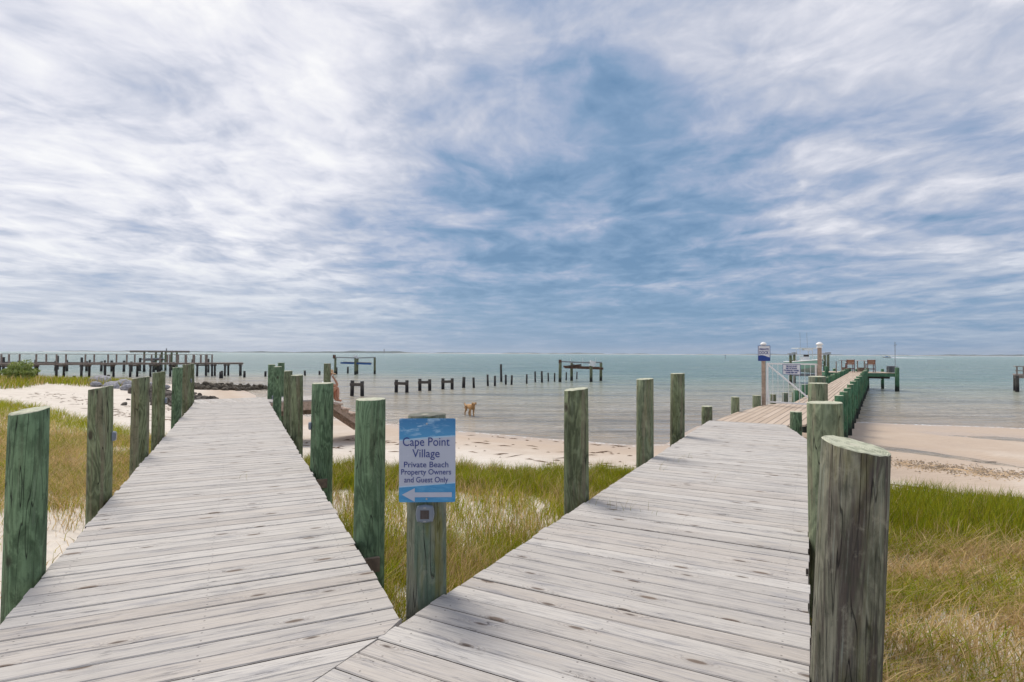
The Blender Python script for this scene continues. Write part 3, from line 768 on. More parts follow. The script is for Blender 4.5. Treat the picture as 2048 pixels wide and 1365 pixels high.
# T head
th0 = P(1655, 745.0, DZ); th1 = P(1790, 746.7, DZ)
T0, T1 = xy(th0), xy(th1)
eT = (T1-T0).normalized(); nT = Vector((-eT.y, eT.x))
tpoly = [T0, T1, T1+nT*3.2, T0+nT*3.2]
LT = (T1-T0).length
fill_poly(dock, tpoly, eT, nT, DZ+.01, .28, .29, M['composite'])
dbar(T0-nT*.03, T1-nT*.03, DZ-.30, DZ-.035, .05, 'rim_joist', 'green_joist')
dbar(T0-nT*.01-eT*.03, T0+nT*3.2-eT*.03, DZ-.30, DZ-.035, .05, 'rim_joist', 'green_joist')
dbar(T1-nT*.01+eT*.03, T1+nT*3.2+eT*.03, DZ-.30, DZ-.035, .05, 'rim_joist', 'green_joist')
dbar(T0+nT*1.2, T1+nT*1.2, DZ-.50, DZ-.31, .08, 'cross_beam', 'joist_dark')
for f_ in (0.0, .26, .62, 1.0):
    for dp in (-.15, 3.3):
        if f_ in (.26, .62) and dp < 0: continue
        p_ = T0 + eT*LT*f_ + nT*dp + eT*(-.1 if f_ == 0 else .1 if f_ == 1 else 0)
        dock_pile(p_, {0.0: .45, .26: .3, .62: .3, 1.0: .40}[f_] if dp < 0 else .2, r=.15 if f_ in (0, 1.0) and dp < 0 else None)

# ------------------------------------------------------------------ gate
gd = 15.75
g0 = P(1527.5, 810.5, DZ); g1p = PD(1639.5, 760, 15.1); g1 = Vector((g1p.x, g1p.y, DZ)); g0 = Vector((g0.x, g0.y, DZ))
def gate_post(p_, ztop, label):
    r0 = empty('gate_post', p_, -AD, label, 'gate post', 'gate posts')
    MB().box((0, 0, (ztop-.16-p_.z)/2-.5), (.095, .095, ztop-.16-p_.z+1.0)).build('shaft', M['stair'], r0)
    h = ztop-p_.z-.16
    prof = [(.072, 0), (.072, .035), (.058, .04), (.05, .075), (.085, .085), (.088, .105), (.07, .13), (.03, .155), (0.004, .16)]
    mb = MB(); mb.tube([(0, 0, h+z_) for _, z_ in prof], [r_ for r_, _ in prof], 16); mb.build('cap', M['white_plastic'], r0, smooth=False)
    MB().box((.052, 0, h*.75), (.012, .05, .07)).build('hinge', M['galv'], r0)
    return r0
zt0 = PD(1527, 684.5, g0.y).z; zt1 = PD(1639, 684.5, g1.y).z
gate_post(g0, zt0, 'square wooden gate post with white domed cap, carrying the private dock sign')
gate_post(g1, zt1, 'square wooden gate post with white domed cap on the right side of the gate')
gv = (g1-g0); GL = gv.length; ga = math.atan2(gv.y, gv.x)
gate = empty('dock_gate', g0, ga, 'white metal gate with thin upright bars and one diagonal brace closing off the dock', 'gate')
zb_, ztp = .12, 1.20
zt_g = PD(1534, 727.5, g0.y).z - DZ; zb_g = PD(1534, 803.5, g0.y).z - DZ
x0, x1 = .085, GL-.07
for nm, a_, b_ in (('top_rail', (x0, 0, zt_g), (x1, 0, zt_g)), ('bottom_rail', (x0, 0, zb_g), (x1, 0, zb_g)), ('stile', (x0+.02, 0, zb_g+.02), (x0+.02, 0, zt_g-.02)), ('stile', (x1-.02, 0, zb_g+.02), (x1-.02, 0, zt_g-.02))):
    MB().bar(a_, b_, .04).build(nm, M['white'], gate)
MB().bar((x0+.04, -.01, zt_g-.03), (x1-.04, -.01, zb_g+.03), .035).build('diagonal_brace', M['white'], gate)
for i in range(1, 9):
    xx = x0+.02+(x1-x0-.04)*i/9
    MB().bar((xx, .012, zb_g+.015), (xx, .012, zt_g-.015), .009).build('baluster', M['white'], gate)

# ------------------------------------------------------------------ lettering
def text_mesh(txt, size, material, width=None, ext=.0008, bold=0):
    cu = bpy.data.curves.new('lettering', 'FONT'); cu.body = txt; cu.size = size; cu.align_x = 'CENTER'; cu.align_y = 'CENTER'; cu.extrude = ext; cu.offset = bold; cu.resolution_u = 4
    ob = bpy.data.objects.new('tmp_text', cu); COL.objects.link(ob)
    bpy.context.view_layer.update()
    me = bpy.data.meshes.new_from_object(ob.evaluated_get(bpy.context.evaluated_depsgraph_get()))
    bpy.data.objects.remove(ob); bpy.data.curves.remove(cu)
    me.name = 'lettering'; me.materials.clear(); me.materials.append(material)
    xs_ = [v.co.x for v in me.vertices]
    if width and xs_:
        k = width/(max(xs_)-min(xs_)); cx_ = (max(xs_)+min(xs_))/2
        for v in me.vertices: v.co.x = (v.co.x-cx_)*k
    return me

# ---- big beach sign: local x right, y up, z towards the viewer
SD = sq.y - sr - .012
sc_ = PD(854.5, 921, SD)
mpp = SD/F_PX
SW, SH = 112*mpp, 166*mpp
sign = empty('beach_sign', sc_, 0, 'blue and white beach sign reading Cape Point Village with a white arrow pointing left', 'sign')
sign.rotation_euler = (R_(90), R_(-.3), R_(1.0))
def sign_face_mat():
    ma, n, b, o = mat('printed_sign_face')
    tc = n.new('ShaderNodeTexCoord').outputs['Object']; x, y, z = n.sep(tc)
    u = n.m('DIVIDE', x, SW/2); v = n.m('DIVIDE', y, SH/2)
    c_u = n.m('MULTIPLY_ADD', u, .055, .555)
    topb = n.m('GREATER_THAN', v, n.m('MULTIPLY_ADD', n.m('MULTIPLY', u, u), -.015, c_u))
    botb = n.m('LESS_THAN', v, n.m('MULTIPLY_ADD', u, .05, -.60))
    cl = n.noise(n.mapping(tc, scale=(1, 3.0, 1)), 12, 6, .6, .8)
    blue_t = n.mix(n.mr(v, .55, 1, 0, 1), (.045, .24, .48), (.02, .16, .37))
    blue_t = n.mix(n.mr(cl, .5, .68, 0, .75), blue_t, (.33, .52, .70))
    blue_b = n.mix(n.mr(cl, .4, .7, 0, .5), (.03, .22, .46), (.10, .34, .58))
    c = n.mix(topb, (.38, .42, .52), blue_t)  # white ground with the shade on the panel put into its colour
    # pale lip under the wave
    lip = n.m('MULTIPLY', n.m('LESS_THAN', n.m('ABSOLUTE', n.m('SUBTRACT', v, n.m('ADD', c_u, -.02))), .022), n.m('SUBTRACT', 1.0, topb))
    c = n.mix(n.m('MULTIPLY', lip, .6), c, (.25, .50, .70))
    c = n.mix(botb, c, blue_b)
    lip2 = n.m('LESS_THAN', n.m('ABSOLUTE', n.m('SUBTRACT', v, n.m('MULTIPLY_ADD', u, .05, -.585))), .016)
    c = n.mix(n.m('MULTIPLY', lip2, .6), c, (.30, .52, .70))
    n.put(b.inputs['Base Color'], c); b.inputs['Roughness'].default_value = .3
    return ma
mb = MB(); r_ = .008
cor = []
for cx_, cy_, a0 in ((SW/2-r_, SH/2-r_, 0), (-SW/2+r_, SH/2-r_, 90), (-SW/2+r_, -SH/2+r_, 180), (SW/2-r_, -SH/2+r_, 270)):
    for q_ in (0, 45, 90): cor.append((cx_+r_*math.cos(R_(a0+q_)), cy_+r_*math.sin(R_(a0+q_))))
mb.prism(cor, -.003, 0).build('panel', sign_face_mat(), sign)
u_ = lambda px: (px-854.5)*mpp; v_ = lambda py: (921-py)*mpp
for txt, cxp, cyp, wpx, hpx in (('Cape Point', 852.5, 885, 93, 21), ('Village', 852, 908, 54, 20), ('Private Beach', 852.5, 930, 88, 14), ('Property Owners', 852.5, 944.5, 99, 13.5), ('and Guest Only', 852.5, 960, 87, 13.5)):
    me = text_mesh(txt, hpx*mpp*1.16, M['navy'], wpx*mpp)
    link('lettering', me, sign, loc=(u_(cxp), v_(cyp), .0015))
ar = [(804.5, 989), (830, 976), (830, 984.5), (903.5, 984.5), (903.5, 994), (830, 994), (830, 1003)]
mb = MB(); pts = [(u_(a_), v_(b_)) for a_, b_ in ar][::-1]
mb.prism(pts, .0004, .0016).build('arrow', M['sign_white_shaded'], sign)
for py_ in (848.5, 997.5):
    MB().tube([(u_(853.5), v_(py_), 0), (u_(853.5), v_(py_), .004)], [.006, .004], 12).build('screw', M['galv'], sign)

# ---- solar lights
def solar_light(p_, nrm_ang, s_, label, fn=True):
    o_ = empty('solar_light', p_, 0, label, 'light', 'small solar lights on the posts'); o_.rotation_euler = (R_(90), 0, nrm_ang)
    mb = MB(); prof = []
    for (k, zz) in ((1.0, 0), (1.0, .014), (.93, .022), (.80, .028)):
        ring = []
        for j in range(24):
            a = 2*math.pi*j/24
            rr = k*(1+.035*math.cos(16*a))
            ring.append((s_*rr*(abs(math.cos(a))**.5)*(1 if math.cos(a) >= 0 else -1)*.97, s_*.92*rr*(abs(math.sin(a))**.5)*(1 if math.sin(a) >= 0 else -1), zz*s_/.05))
        prof.append(ring)
    vs_ = [q for r1 in prof for q in r1]; fs = []
    for i in range(3):
        for j in range(24): fs.append((i*24+j, i*24+(j+1) % 24, (i+1)*24+(j+1) % 24, (i+1)*24+j))
    fs += [tuple(range(24))[::-1], tuple(72+j for j in range(24))]
    mb.add(vs_, fs).build('housing', M['light_shell'], o_)
    zf = .028*s_/.05
    MB().box((0, 0, zf+.001), (s_*.92, s_*.92, .002)).build('solar_panel', M['solar'], o_)
    for yy in (.72, -.72): MB().box((0, yy*s_, zf), (s_*.28, s_*.12, .003)).build('clip', M['steel'], o_)
    return o_
p_ = PD(850.5, 1027, sq.y-sr-.004); solar_light(p_, R_(2), 18.5*mpp, 'grey solar light with dark square panel on the post under the blue sign')
def side_light(entry, px, py_, s_, ang, label):
    pp, q, r1, zt = entry
    z_ = PD(px, py_, q.y).z
    d_ = Vector((math.sin(ang), -math.cos(ang)))       # outward normal
    solar_light((q.x+d_.x*(r1-.002), q.y+d_.y*(r1-.002), z_), ang, s_, label)
side_light(LP[1], 228, 874, .05, R_(116), 'solar light facing the boardwalk on the second post of the outer left row')
side_light(LP[3], 332, 802, .05, R_(116), 'solar light facing the boardwalk on the fourth post of the outer left row')
side_light(LP[5], 383, 762, .05, R_(116), 'tiny solar light on the sixth post of the outer left row')
side_light(IP[1], 622, 851, .05, R_(-66), 'solar light on the left side of the dark green post in front of the stairs')
side_light(IP[4], 563, 795, .045, R_(-64), 'pale solar light between two slim posts in the far part of the inner row')

# ---- private dock sign
s0 = PD(1528.2, 707, g0.y-.075); mp = s0.y/F_PX
ps = empty('dock_sign', s0, 0, 'white and navy sign reading PRIVATE DOCK fixed high on the left gate post', 'sign'); ps.rotation_euler = (R_(90), 0, R_(-8))
w_, h_ = 22.4*mp, 30*mp
MB().box((0, 0, 0), (w_, h_, .004)).build('panel', M['notice_white'], ps)
bw = [(-w_/2+.004, -h_/2+.004)] + [(w_/2-.004, -h_/2+.004)] + [(w_/2-.004 - (w_-.008)*i/10, -h_*.20 + h_*.075*math.sin(-1.2+i*.38)) for i in range(11)]
MB().prism(bw, .0022, .0034).build('wave_band', M['navy2'], ps)
link('lettering', text_mesh('PRIVATE', 5.2*mp, M['navy'], 17.5*mp, bold=.0035), ps, loc=(0, 7.6*mp, .003))
link('lettering', text_mesh('DOCK', 8.4*mp, M['navy'], 18*mp, bold=.0035), ps, loc=(0, .8*mp, .003))
for a_, b_ in (((-w_/2, -h_/2), (w_/2, -h_/2)), ((w_/2, -h_/2), (w_/2, h_/2)), ((w_/2, h_/2), (-w_/2, h_/2)), ((-w_/2, h_/2), (-w_/2, -h_/2))):
    MB().bar((*a_, .001), (*b_, .001), .012).build('border', M['navy'], ps)
# ---- gate notice
f_ = (1583-1534)/(1634-1534.)
gp = g0 + gv.normalized()*(x0 + (x1-x0)*f_) 
n0 = PD(1583, 739.5, gp.y-.05); mp = n0.y/F_PX
gs = empty('gate_notice', n0, 0, 'small white notice with four lines of dark capitals hanging on the white gate', 'sign'); gs.rotation_euler = (R_(90), 0, ga)
w_, h_ = 33*mp, 20*mp
MB().box((0, 0, 0), (w_, h_, .003)).build('panel', M['notice_white'], gs)
for a_, b_ in (((-w_/2, -h_/2), (w_/2, -h_/2)), ((w_/2, -h_/2), (w_/2, h_/2)), ((w_/2, h_/2), (-w_/2, h_/2)), ((-w_/2, h_/2), (-w_/2, -h_/2))):
    MB().bar((*a_, .001), (*b_, .001), .009).build('border', M['navy'], gs)
for i, (t_, wpx) in enumerate((('THIS DOCK IS NOT', 21.5), ('PART OF THE HOA.', 21.5), ('IT IS PRIVATELY OWNED.', 29), ('PLEASE KEEP OFF!', 22))):
    link('lettering', text_mesh(t_, 3.9*mp, M['navy'], wpx*mp, bold=.0035), gs, loc=(0, (6.2-i*4.2)*mp, .0022))

# ------------------------------------------------------------------ things on the dock head
def on_T(px, depth):
    """point on the dock head at bearing px, depth metres behind its near edge"""
    v = ray(px, 745); a = T0 + nT*depth
    det = v.x*(-eT.y) - v.y*(-eT.x); t = (a.x*(-eT.y) - a.y*(-eT.x))/det
    return Vector((v.x*t, v.y*t, DZ+.012))
angT = math.atan2(eT.y, eT.x)
def bar_chair(px, dpth, lb):
    c0 = empty('bar_chair', on_T(px, dpth), angT, lb, 'chair', 'tall deck chairs on the dock head')
    W2 = .27
    for sx_, sy_, ht in ((-1, -1, 1.05), (1, -1, 1.05), (-1, 1, .72), (1, 1, .72)):
        MB().bar((sx_*W2, sy_*.24, 0), (sx_*W2, sy_*.22, ht), .05).build('leg', M['chair_frame'], c0)
    MB().box((0, 0, .62), (.52, .46, .04)).build('seat', M['chair_wood'], c0)
    mb = MB()
    for i in range(3): MB().box((0, -.235, .74+i*.115), (.50, .02, .105)).build('back_slat', M['chair_wood'], c0)
    MB().box((0, -.215, .28), (.5, .03, .07)).build('stretcher', M['chair_frame'], c0)
    for sx_ in (-1, 1): MB().box((sx_*.29, .02, .80), (.07, .5, .03)).build('armrest', M['white'], c0)
    MB().box((0, -.235, 1.085), (.56, .03, .04)).build('top_rail', M['white'], c0)
    return c0
bar_chair(1700, 1.0, 'left one of the two tall wooden chairs standing on the dock head')
bar_chair(1741, 1.0, 'right one of the two tall wooden chairs standing on the dock head')
def fish_table(px, dpth, lb, wd, tm):
    t0 = empty('fish_table', on_T(px, dpth), angT, lb, 'table')
    MB().box((0, 0, .96), (wd, .5, .05)).build('table_top', M[tm], t0)
    for sx_ in (-.22, .22): MB().box((sx_*wd, 0, .47), (.07, .07, .93)).build('leg', M['rail'], t0)
    MB().box((0, 0, .2), (wd*.30, .3, .34)).build('bin', M['joist'], t0)
    return t0
fish_table(1722, 1.9, 'white-topped table on thin legs between the two tall chairs on the dock head', 1.15, 'white')
fish_table(1688, 2.3, 'greyish narrow table left of the tall chairs on the dock head', .8, 'galv')
cg = empty('wire_cage', on_T(1784, .75), angT, 'grey wire cage standing at the right end of the dock head', 'cage')
for a_ in (-.3, .3):
    for b_ in (-.25, .25): MB().bar((a_, b_, 0), (a_, b_, .52), .03).build('corner_bar', M['steel'], cg)
for i in range(7): MB().box((0, 0, .04+i*.08), (.62, .52, .008)).build('shelf_wire', M['galv'], cg)
MB().box((0, .24, .26), (.6, .01, .5)).build('back_panel', M['galv'], cg)
MB().box((0, 0, .54), (.64, .54, .02)).build('lid', M['galv'], cg)
pp_ = on_T(1790.5, .05)
po = tag(MB().tube([(0, 0, 0), (0, 0, 2.45)], .022, 8).tube([(-.09, 0, 2.15), (.14, 0, 2.22)], .02, 6).build('thin_pole', M['steel'], loc=pp_ + Vector((0, 0, .05))), 'thin grey metal pole rising from the right corner pile of the dock head', 'pole')
# light rope rail on left arm of the head
rr0 = empty('rope_rail', on_T(1672.5, .3), angT, 'single grey stanchion with thin lines on the left arm of the dock head', 'railing')
MB().bar((0, 0, 0), (0, 0, .88), .07).build('stanchion', M['rail'], rr0)
MB().bar((-.6, 0, .84), (1.15, .8, .84), .015).build('line', M['steel'], rr0)

# ------------------------------------------------------------------ boat lift with the centre console boat
BD = 56.5
lift = empty('boat_lift', (PD(1616, 700, BD).x, BD, 0), 0, 'boat lift with paired green piles beside the dock head, carrying the white and seafoam boat', 'boat lift')
LX = lift.location
for px, D, zt in ((1581, BD-1.5, 1.32), (1588.3, BD+1.6, 1.42), (1649, BD-1.5, 1.36), (1656, BD+1.6, 1.45)):
    p_ = PD(px, 700, D)
    me = pile_mesh('pile', .125, -3, zt, (M['pile_olive'], M['end']), seed=int(px), n_=14, segs=4)
    link('pile', me, lift, loc=(p_.x-LX.x, p_.y-LX.y, 0))
    MB().box((p_.x-LX.x, p_.y-LX.y, zt+.11), (.42, .34, .2)).build('motor_box', M['galv'], lift)
for D in (BD-1.5, BD+1.6):
    a_, b_ = PD(1578, 700, D), PD(1657, 700, D)
    MB().bar((a_.x-LX.x, a_.y-LX.y, -.60), (b_.x-LX.x, b_.y-LX.y, -.60), .10, .16).build('cradle_beam', M['steel'], lift)
def boat_hull(L=7.0, B=1.08):
    """lofted hull, bow towards -y"""
    secs = 14; prof = []
    for i in range(secs+1):
        t = i/secs                                # 0 stern .. 1 bow
        y_ = L/2 - L*t
        hb = B*(1-max(0, (t-.45)/.55)**2.2)*(1 if t < 1 else 0) + .02
        sheer = .62+.30*t**2; keel = -.38+.55*max(0, (t-.72)/.28)**2
        chine = -.08+.50*max(0, (t-.5)/.5)**1.6; hc = hb*.80*(1-max(0, (t-.7)/.3)**2*.6)
        prof.append([(0, y_, keel), (hc*.5, y_, keel*.5+chine*.5), (hc, y_, chine), (hb*.97, y_-.08*t, (chine+sheer)/2), (hb, y_-.16*t, sheer)])
    return prof
def loft(mb, prof, mats):
    k = len(prof[0])
    for side in (1, -1):
        vs_ = [(x_*side, y_, z_) for r1 in prof for x_, y_, z_ in r1]; 
        for i in range(len(prof)-1):
            for j in range(k-1):
                f = (i*k+j, i*k+j+1, (i+1)*k+j+1, (i+1)*k+j)
                q = [vs_[a] for a in f]; mb.add(q, [(0, 1, 2, 3) if side == -1 else (3, 2, 1, 0)], mats[j])
bp = PD(1614.5, 730, BD)
boat = empty('centre_console_boat', (bp.x, bp.y, -.0), R_(-8), 'white and pale green centre console boat with white T-top hanging on the lift', 'boat')
hp = boat_hull(); mb = MB(); loft(mb, hp, [1, 1, 0, 0]); mb.build('hull', [M['hull_green'], M['hull_bottom']], boat, smooth=True)
mb = MB(); gunL = [p_[-1] for p_ in hp]
mb.tube([(x_, y_, z_+.02) for x_, y_, z_ in gunL] + [(-x_, y_, z_+.02) for x_, y_, z_ in gunL[::-1]], .055, 8); mb.build('gunwale', M['white'], boat, smooth=True)
dk = [(x_*.97, y_) for x_, y_, z_ in gunL] + [(-x_*.97, y_) for x_, y_, z_ in gunL[::-1]]
MB().prism(dk, .42, .50).build('deck', M['white'], boat)
MB().box((0, .6, .85), (.62, .7, .7)).build('console', M['white'], boat)
MB().box((0, .26, 1.3), (.5, .03, .2)).build('windscreen', M['solar'], boat)
for sx_ in (-.62, .62):
    for yy in (.2, 1.3): MB().tube([(sx_, yy, .5), (sx_*.92, yy+.05, 2.0)], .03, 8).build('t_top_leg', M['white'], boat)
MB().prism([(-.95, -.3), (-.8, -.5), (.8, -.5), (.95, -.3), (.95, 1.6), (-.95, 1.6)], 2.0, 2.08).build('t_top', M['white'], boat)
MB().box((0, -.1, 1.9), (.8, .7, .16)).build('electronics_box', M['white_plastic'], boat)
MB().tube([(.0, -3.3, .98), (.0, -3.75, .90)], .07, 8).build('anchor', M['steel'], boat)
for sx_ in (-.55, .1): MB().tube([(sx_, .2, 2.05), (sx_-.02, .3, 3.6)], .012, 6).build('antenna', M['steel'], boat)
MB().box((0, 3.7, .4), (.45, .5, .9)).build('outboard_motor', M['black'], boat)

# ------------------------------------------------------------------ left pier with hand rail
pl0, pl1 = PD(-260, 727.5, 55.0), PD(486, 726, 70.5)
def pier_pt(px):
    a, b_ = Vector((pl0.x, pl0.y)), Vector((pl1.x, pl1.y)); v = ray(px, 727); d = b_-a
    det = v.x*(-d.y) - v.y*(-d.x); t = (a.x*(-d.y) - a.y*(-d.x))/det
    return Vector((v.x*t, v.y*t))
pd_ = (Vector((pl1.x, pl1.y))-Vector((pl0.x, pl0.y))).normalized(); pn = Vector((-pd_.y, pd_.x))
pier = empty('pier', (pl1.x, pl1.y, 0), 0, 'long grey-brown pier with a handrail on dark piles over the water at the left', 'pier')
PL = pier.location; PZ = .10
def pbar(a, b_, za, zb2, wd, ht, nm, m_='rail', par=None, L=None):
    par = par or pier; L = L or par.location
    return MB().bar((a.x-L.x, a.y-L.y, za-L.z), (b_.x-L.x, b_.y-L.y, zb2-L.z), wd, ht).build(nm, M[m_], par)
A0, A1 = pier_pt(-260), pier_pt(486)
pbar(A0, A1, PZ-.03, PZ-.03, 1.6, .06, 'decking', 'rail')
for o_ in (-.7, .7): pbar(A0+pn*o_, A1+pn*o_, PZ-.14, PZ-.14, .06, .15, 'stringer', 'rail')
pbar(A0+pn*.74, pier_pt(425)+pn*.74, PZ+.97, PZ+.97, .14, .05, 'handrail', 'rail')
pbar(pier_pt(425)+pn*.74, pier_pt(425)-pn*.6, PZ+.97, PZ+.97, .14, .05, 'handrail', 'rail')
pbar(pier_pt(-260)-pn*.74, pier_pt(425)-pn*.74, PZ+.97, PZ+.97, .14, .05, 'handrail', 'rail')
rx = [-180, -130, -85, -45, -15, 22, 76, 116, 173, 218, 255, 289, 321, 340, 357, 373, 389, 401, 411, 424]
for px in rx:
    for sd_, jx in ((-.74, 0), (.74, 13)):
        q = pier_pt(min(px+jx, 424)) + pn*sd_
        MB().box((q.x-PL.x, q.y-PL.y, PZ+.45), (.12, .12, .95)).build('rail_post', M['rail'], pier)
pile_d = [pile_mesh('pile', .13, -1.9, 0, (M['pile_dark'], M['end_dark']), seed=300+i, n_=12, segs=3) for i in range(3)]
def dark_pile(p_, zt, par, r=.13, nm='pile'):
    o_ = link(nm, random.choice(pile_d), par, loc=(p_.x-par.location.x, p_.y-par.location.y, zt-par.location.z))
    o_.scale = (r/.13, r/.13, 1.0 if zt > -.2 else 1.0); o_.rotation_euler = (random.gauss(0, .012), random.gauss(0, .012), random.random()*6); return o_
bents = [(-150, -138), (-95, -83), (-42, -30), (3, 14), (58, 72), (116, 126), (165, 177), (212, 226), (262, 274), (302, 315), (341, 348), (395, 412), (424, 430), (450, 457), (480, 482)]
for a_, b_ in bents:
    qa, qb = pier_pt(a_) - pn*.6, pier_pt(b_) + pn*.6
    dark_pile(qa, PZ-.12, pier, .115); dark_pile(qb, PZ-.12, pier, .115)
    pbar(qa-pd_*.15, qb+pd_*.15, PZ-.32, PZ-.32, .10, .15, 'cap_beam', 'rail')

# derelict bents behind the left pier
def bent(px, D, zt, wd, label, beam_z=None, ang=0.0, r=.12, group='bents of a ruined pier', cross=True):
    c0 = PD(px, 745, D); b0 = empty('pile_bent', (c0.x, c0.y, SEA), ang, label, 'pilings', group)
    for i, sx_ in enumerate((-wd/2, wd/2)):
        z_ = zt[i] if isinstance(zt, tuple) else zt
        o_ = link('pile', random.choice(pile_d), b0, loc=(sx_, 0, z_-SEA)); o_.scale = (r/.13, r/.13, 1); o_.rotation_euler = (random.gauss(0, .012), random.gauss(0, .015), 0)
    if cross:
        bz = (beam_z if beam_z is not None else min(zt) if isinstance(zt, tuple) else zt-.12)-SEA
        MB().bar((-wd/2-.12, -r-.03, bz), (wd/2+.12, -r-.03, bz+random.uniform(-.03, .03)), .07, .2).build('cross_beam', M['joist_dark'], b0)
    return b0
G = 'bents of the ruined pier behind the railed pier'
for i, px in enumerate((22, 91, 153, 183, 243, 268, 300, 327)):
    bent(px, 84-i*.5, (.10 if i % 3 else .5, -.05), 2.6 if px > 60 else 2.0, 'dark two-pile bent behind the railed pier, ' + ('farthest left', 'second from the left, above the bush', 'third from the left', 'fourth from the left', 'left of the boat shelter frame', 'under the left end of the shelter frame', 'under the middle of the shelter frame', 'under the right part of the shelter frame')[i], -.28, R_(10), .16, G)
for i, (px, yb, yt) in enumerate(((463/4+0, 757, 712), (718/4, 756, 720), (839/4, 756, 721), (1540/4, 737, 719), (1668/4, 737, 718))):
    D = 78.; p_ = PD(px, yt, D)
    tag(dark_pile(Vector((p_.x, p_.y)), p_.z, empty_root := bpy.data.objects.new('x', None), .13, 'mooring_pile') if False else link('mooring_pile', pile_d[i % 3], None, loc=(p_.x, p_.y, p_.z)),
        ('lone dark pile farthest left behind the railed pier', 'second lone dark pile from the left behind the railed pier', 'third lone dark pile from the left behind the railed pier', 'lone pile close left of the last handrail post', 'lone pile just right of the handrail end')[i], 'piling', 'lone piles behind the railed pier')
# boat shelter frame
sh0 = PD(321, 703, 88)
sh = empty('boat_shelter_frame', (sh0.x, sh0.y, 0), 0, 'bare flat-topped timber frame of a boat shelter behind the left pier', 'boat lift')
zt = PD(321, 703, 88).z; k = 88/F_PX
for px in (275.5, 299, 311, 331, 344, 366): 
    me = pile_mesh('post', .15, -3, zt-.1, (M['pile_olive'], M['end_dark']), seed=int(px), n_=10, segs=3)
    link('post', me, sh, loc=((px-321)*k, (1.6 if int(px) % 2 else -1.6), 0))
for yy in (-1.6, 1.6): MB().bar((-47*k, yy, zt), (46*k, yy, zt), .2, .2).build('top_beam', M['rail'], sh)
for px in (276, 311, 345, 366): MB().bar(((px-321)*k, -1.7, zt-.14), ((px-321)*k, 1.7, zt-.14), .16, .12).build('cross_beam', M['rail'], sh)
MB().bar((-38*k, 0, PD(321, 719, 88).z), (5*k, 0, PD(321, 717, 88).z), .35, .22).build('cradle', M['steel'], sh)
MB().bar((-38*k, .8, PD(321, 721, 88).z), (5*k, .8, PD(321, 720, 88).z), .3, .2).build('cradle', M['rust'], sh)
MB().bar((12*k, 0, zt), (12*k, 0, zt+.45), .12).build('vent_pipe', M['steel'], sh)

# ------------------------------------------------------------------ lifts out in the water
def ruined_lift(pxs, D, ztop, label, tops, cradle_z, mcr, nm='boat_lift'):
    cx = sum(pxs)/len(pxs); c0 = PD(cx, 740, D)
    l0 = empty(nm, (c0.x, c0.y, 0), 0, label, 'boat lift'); k = D/F_PX
    off_ = [-1.3, 1.4, -1.2, 1.2]
    for i, px in enumerate(pxs):
        z_ = tops[i]
        me = pile_mesh('pile', .15, -3, z_, (M['pile_olive'], M['end_dark']), seed=int(px*3), n_=12, segs=4)
        o_ = link('pile', me, l0, loc=((px-cx)*k, off_[i], 0)); o_.rotation_euler = (0, random.gauss(0, .008), 0)
    X0, X1 = (pxs[0]-cx)*k, (pxs[-1]-cx)*k
    for yy, a_, b_ in ((-1.3, 0, 2), (1.3, 1, 3)):
        MB().bar(((pxs[a_]-cx)*k-.1, yy, tops[a_]+.04), ((pxs[b_]-cx)*k+.1, yy, tops[b_]+.04), .16, .13).build('top_beam', M['steel'], l0)
    MB().bar((X0+.5, -.6, cradle_z), (X1-.05, -.6, cradle_z-.12), .22, .22).build('cradle_beam', M[mcr], l0)
    MB().bar((X0+.5, .6, cradle_z+.05), (X1-.3, .6, cradle_z-.05), .22, .18).build('cradle_beam', M['rust'], l0)
    return l0, cx, k
la, cx, k = ruined_lift([676.5, 709, 715.5, 745], 76.0, .8, 'empty boat lift with a blue cradle standing far out, above the stair landing', [.72, .62, .66, .70], .02, 'blue')
MB().box(((674.5-cx)*k, -1.3, .85), (.3, .3, .5)).build('motor_box', M['rust'], la); MB().box(((711-cx)*k, 0, .80), (.45, .4, .42)).build('motor_box', M['white'], la)
lb_, cx, k = ruined_lift([1118.3, 1146, 1179, 1205.5], 59.5, .8, 'broken boat lift with sagging rusty cradle and white box, right of the stumps', [.55, .42, .40, .42], -.02, 'rust')
MB().box(((1118-cx)*k, -1.3, .60), (.28, .28, .34)).build('motor_box', M['rust'], lb_)
MB().box(((1181-cx)*k, -1.25, .38), (.50, .45, .55), M=Matrix.Rotation(R_(14), 3, 'Y')).build('motor_box', M['white'], lb_)
MB().bar(((1132-cx)*k, 0, .05), ((1163-cx)*k, .4, .22), .2, .16).build('loose_board', M['joist_dark'], lb_)
MB().bar(((1146-cx)*k, 0, .22), ((1172-cx)*k, -.2, -.06), .2, .12).build('loose_board', M['rust'], lb_)
for px in (1141, 1166, 1192): MB().tube([((px-cx)*k, .3, .1), ((px-cx)*k+.02, .3, .95)], .02, 6).build('guide_pole', M['white'], lb_)

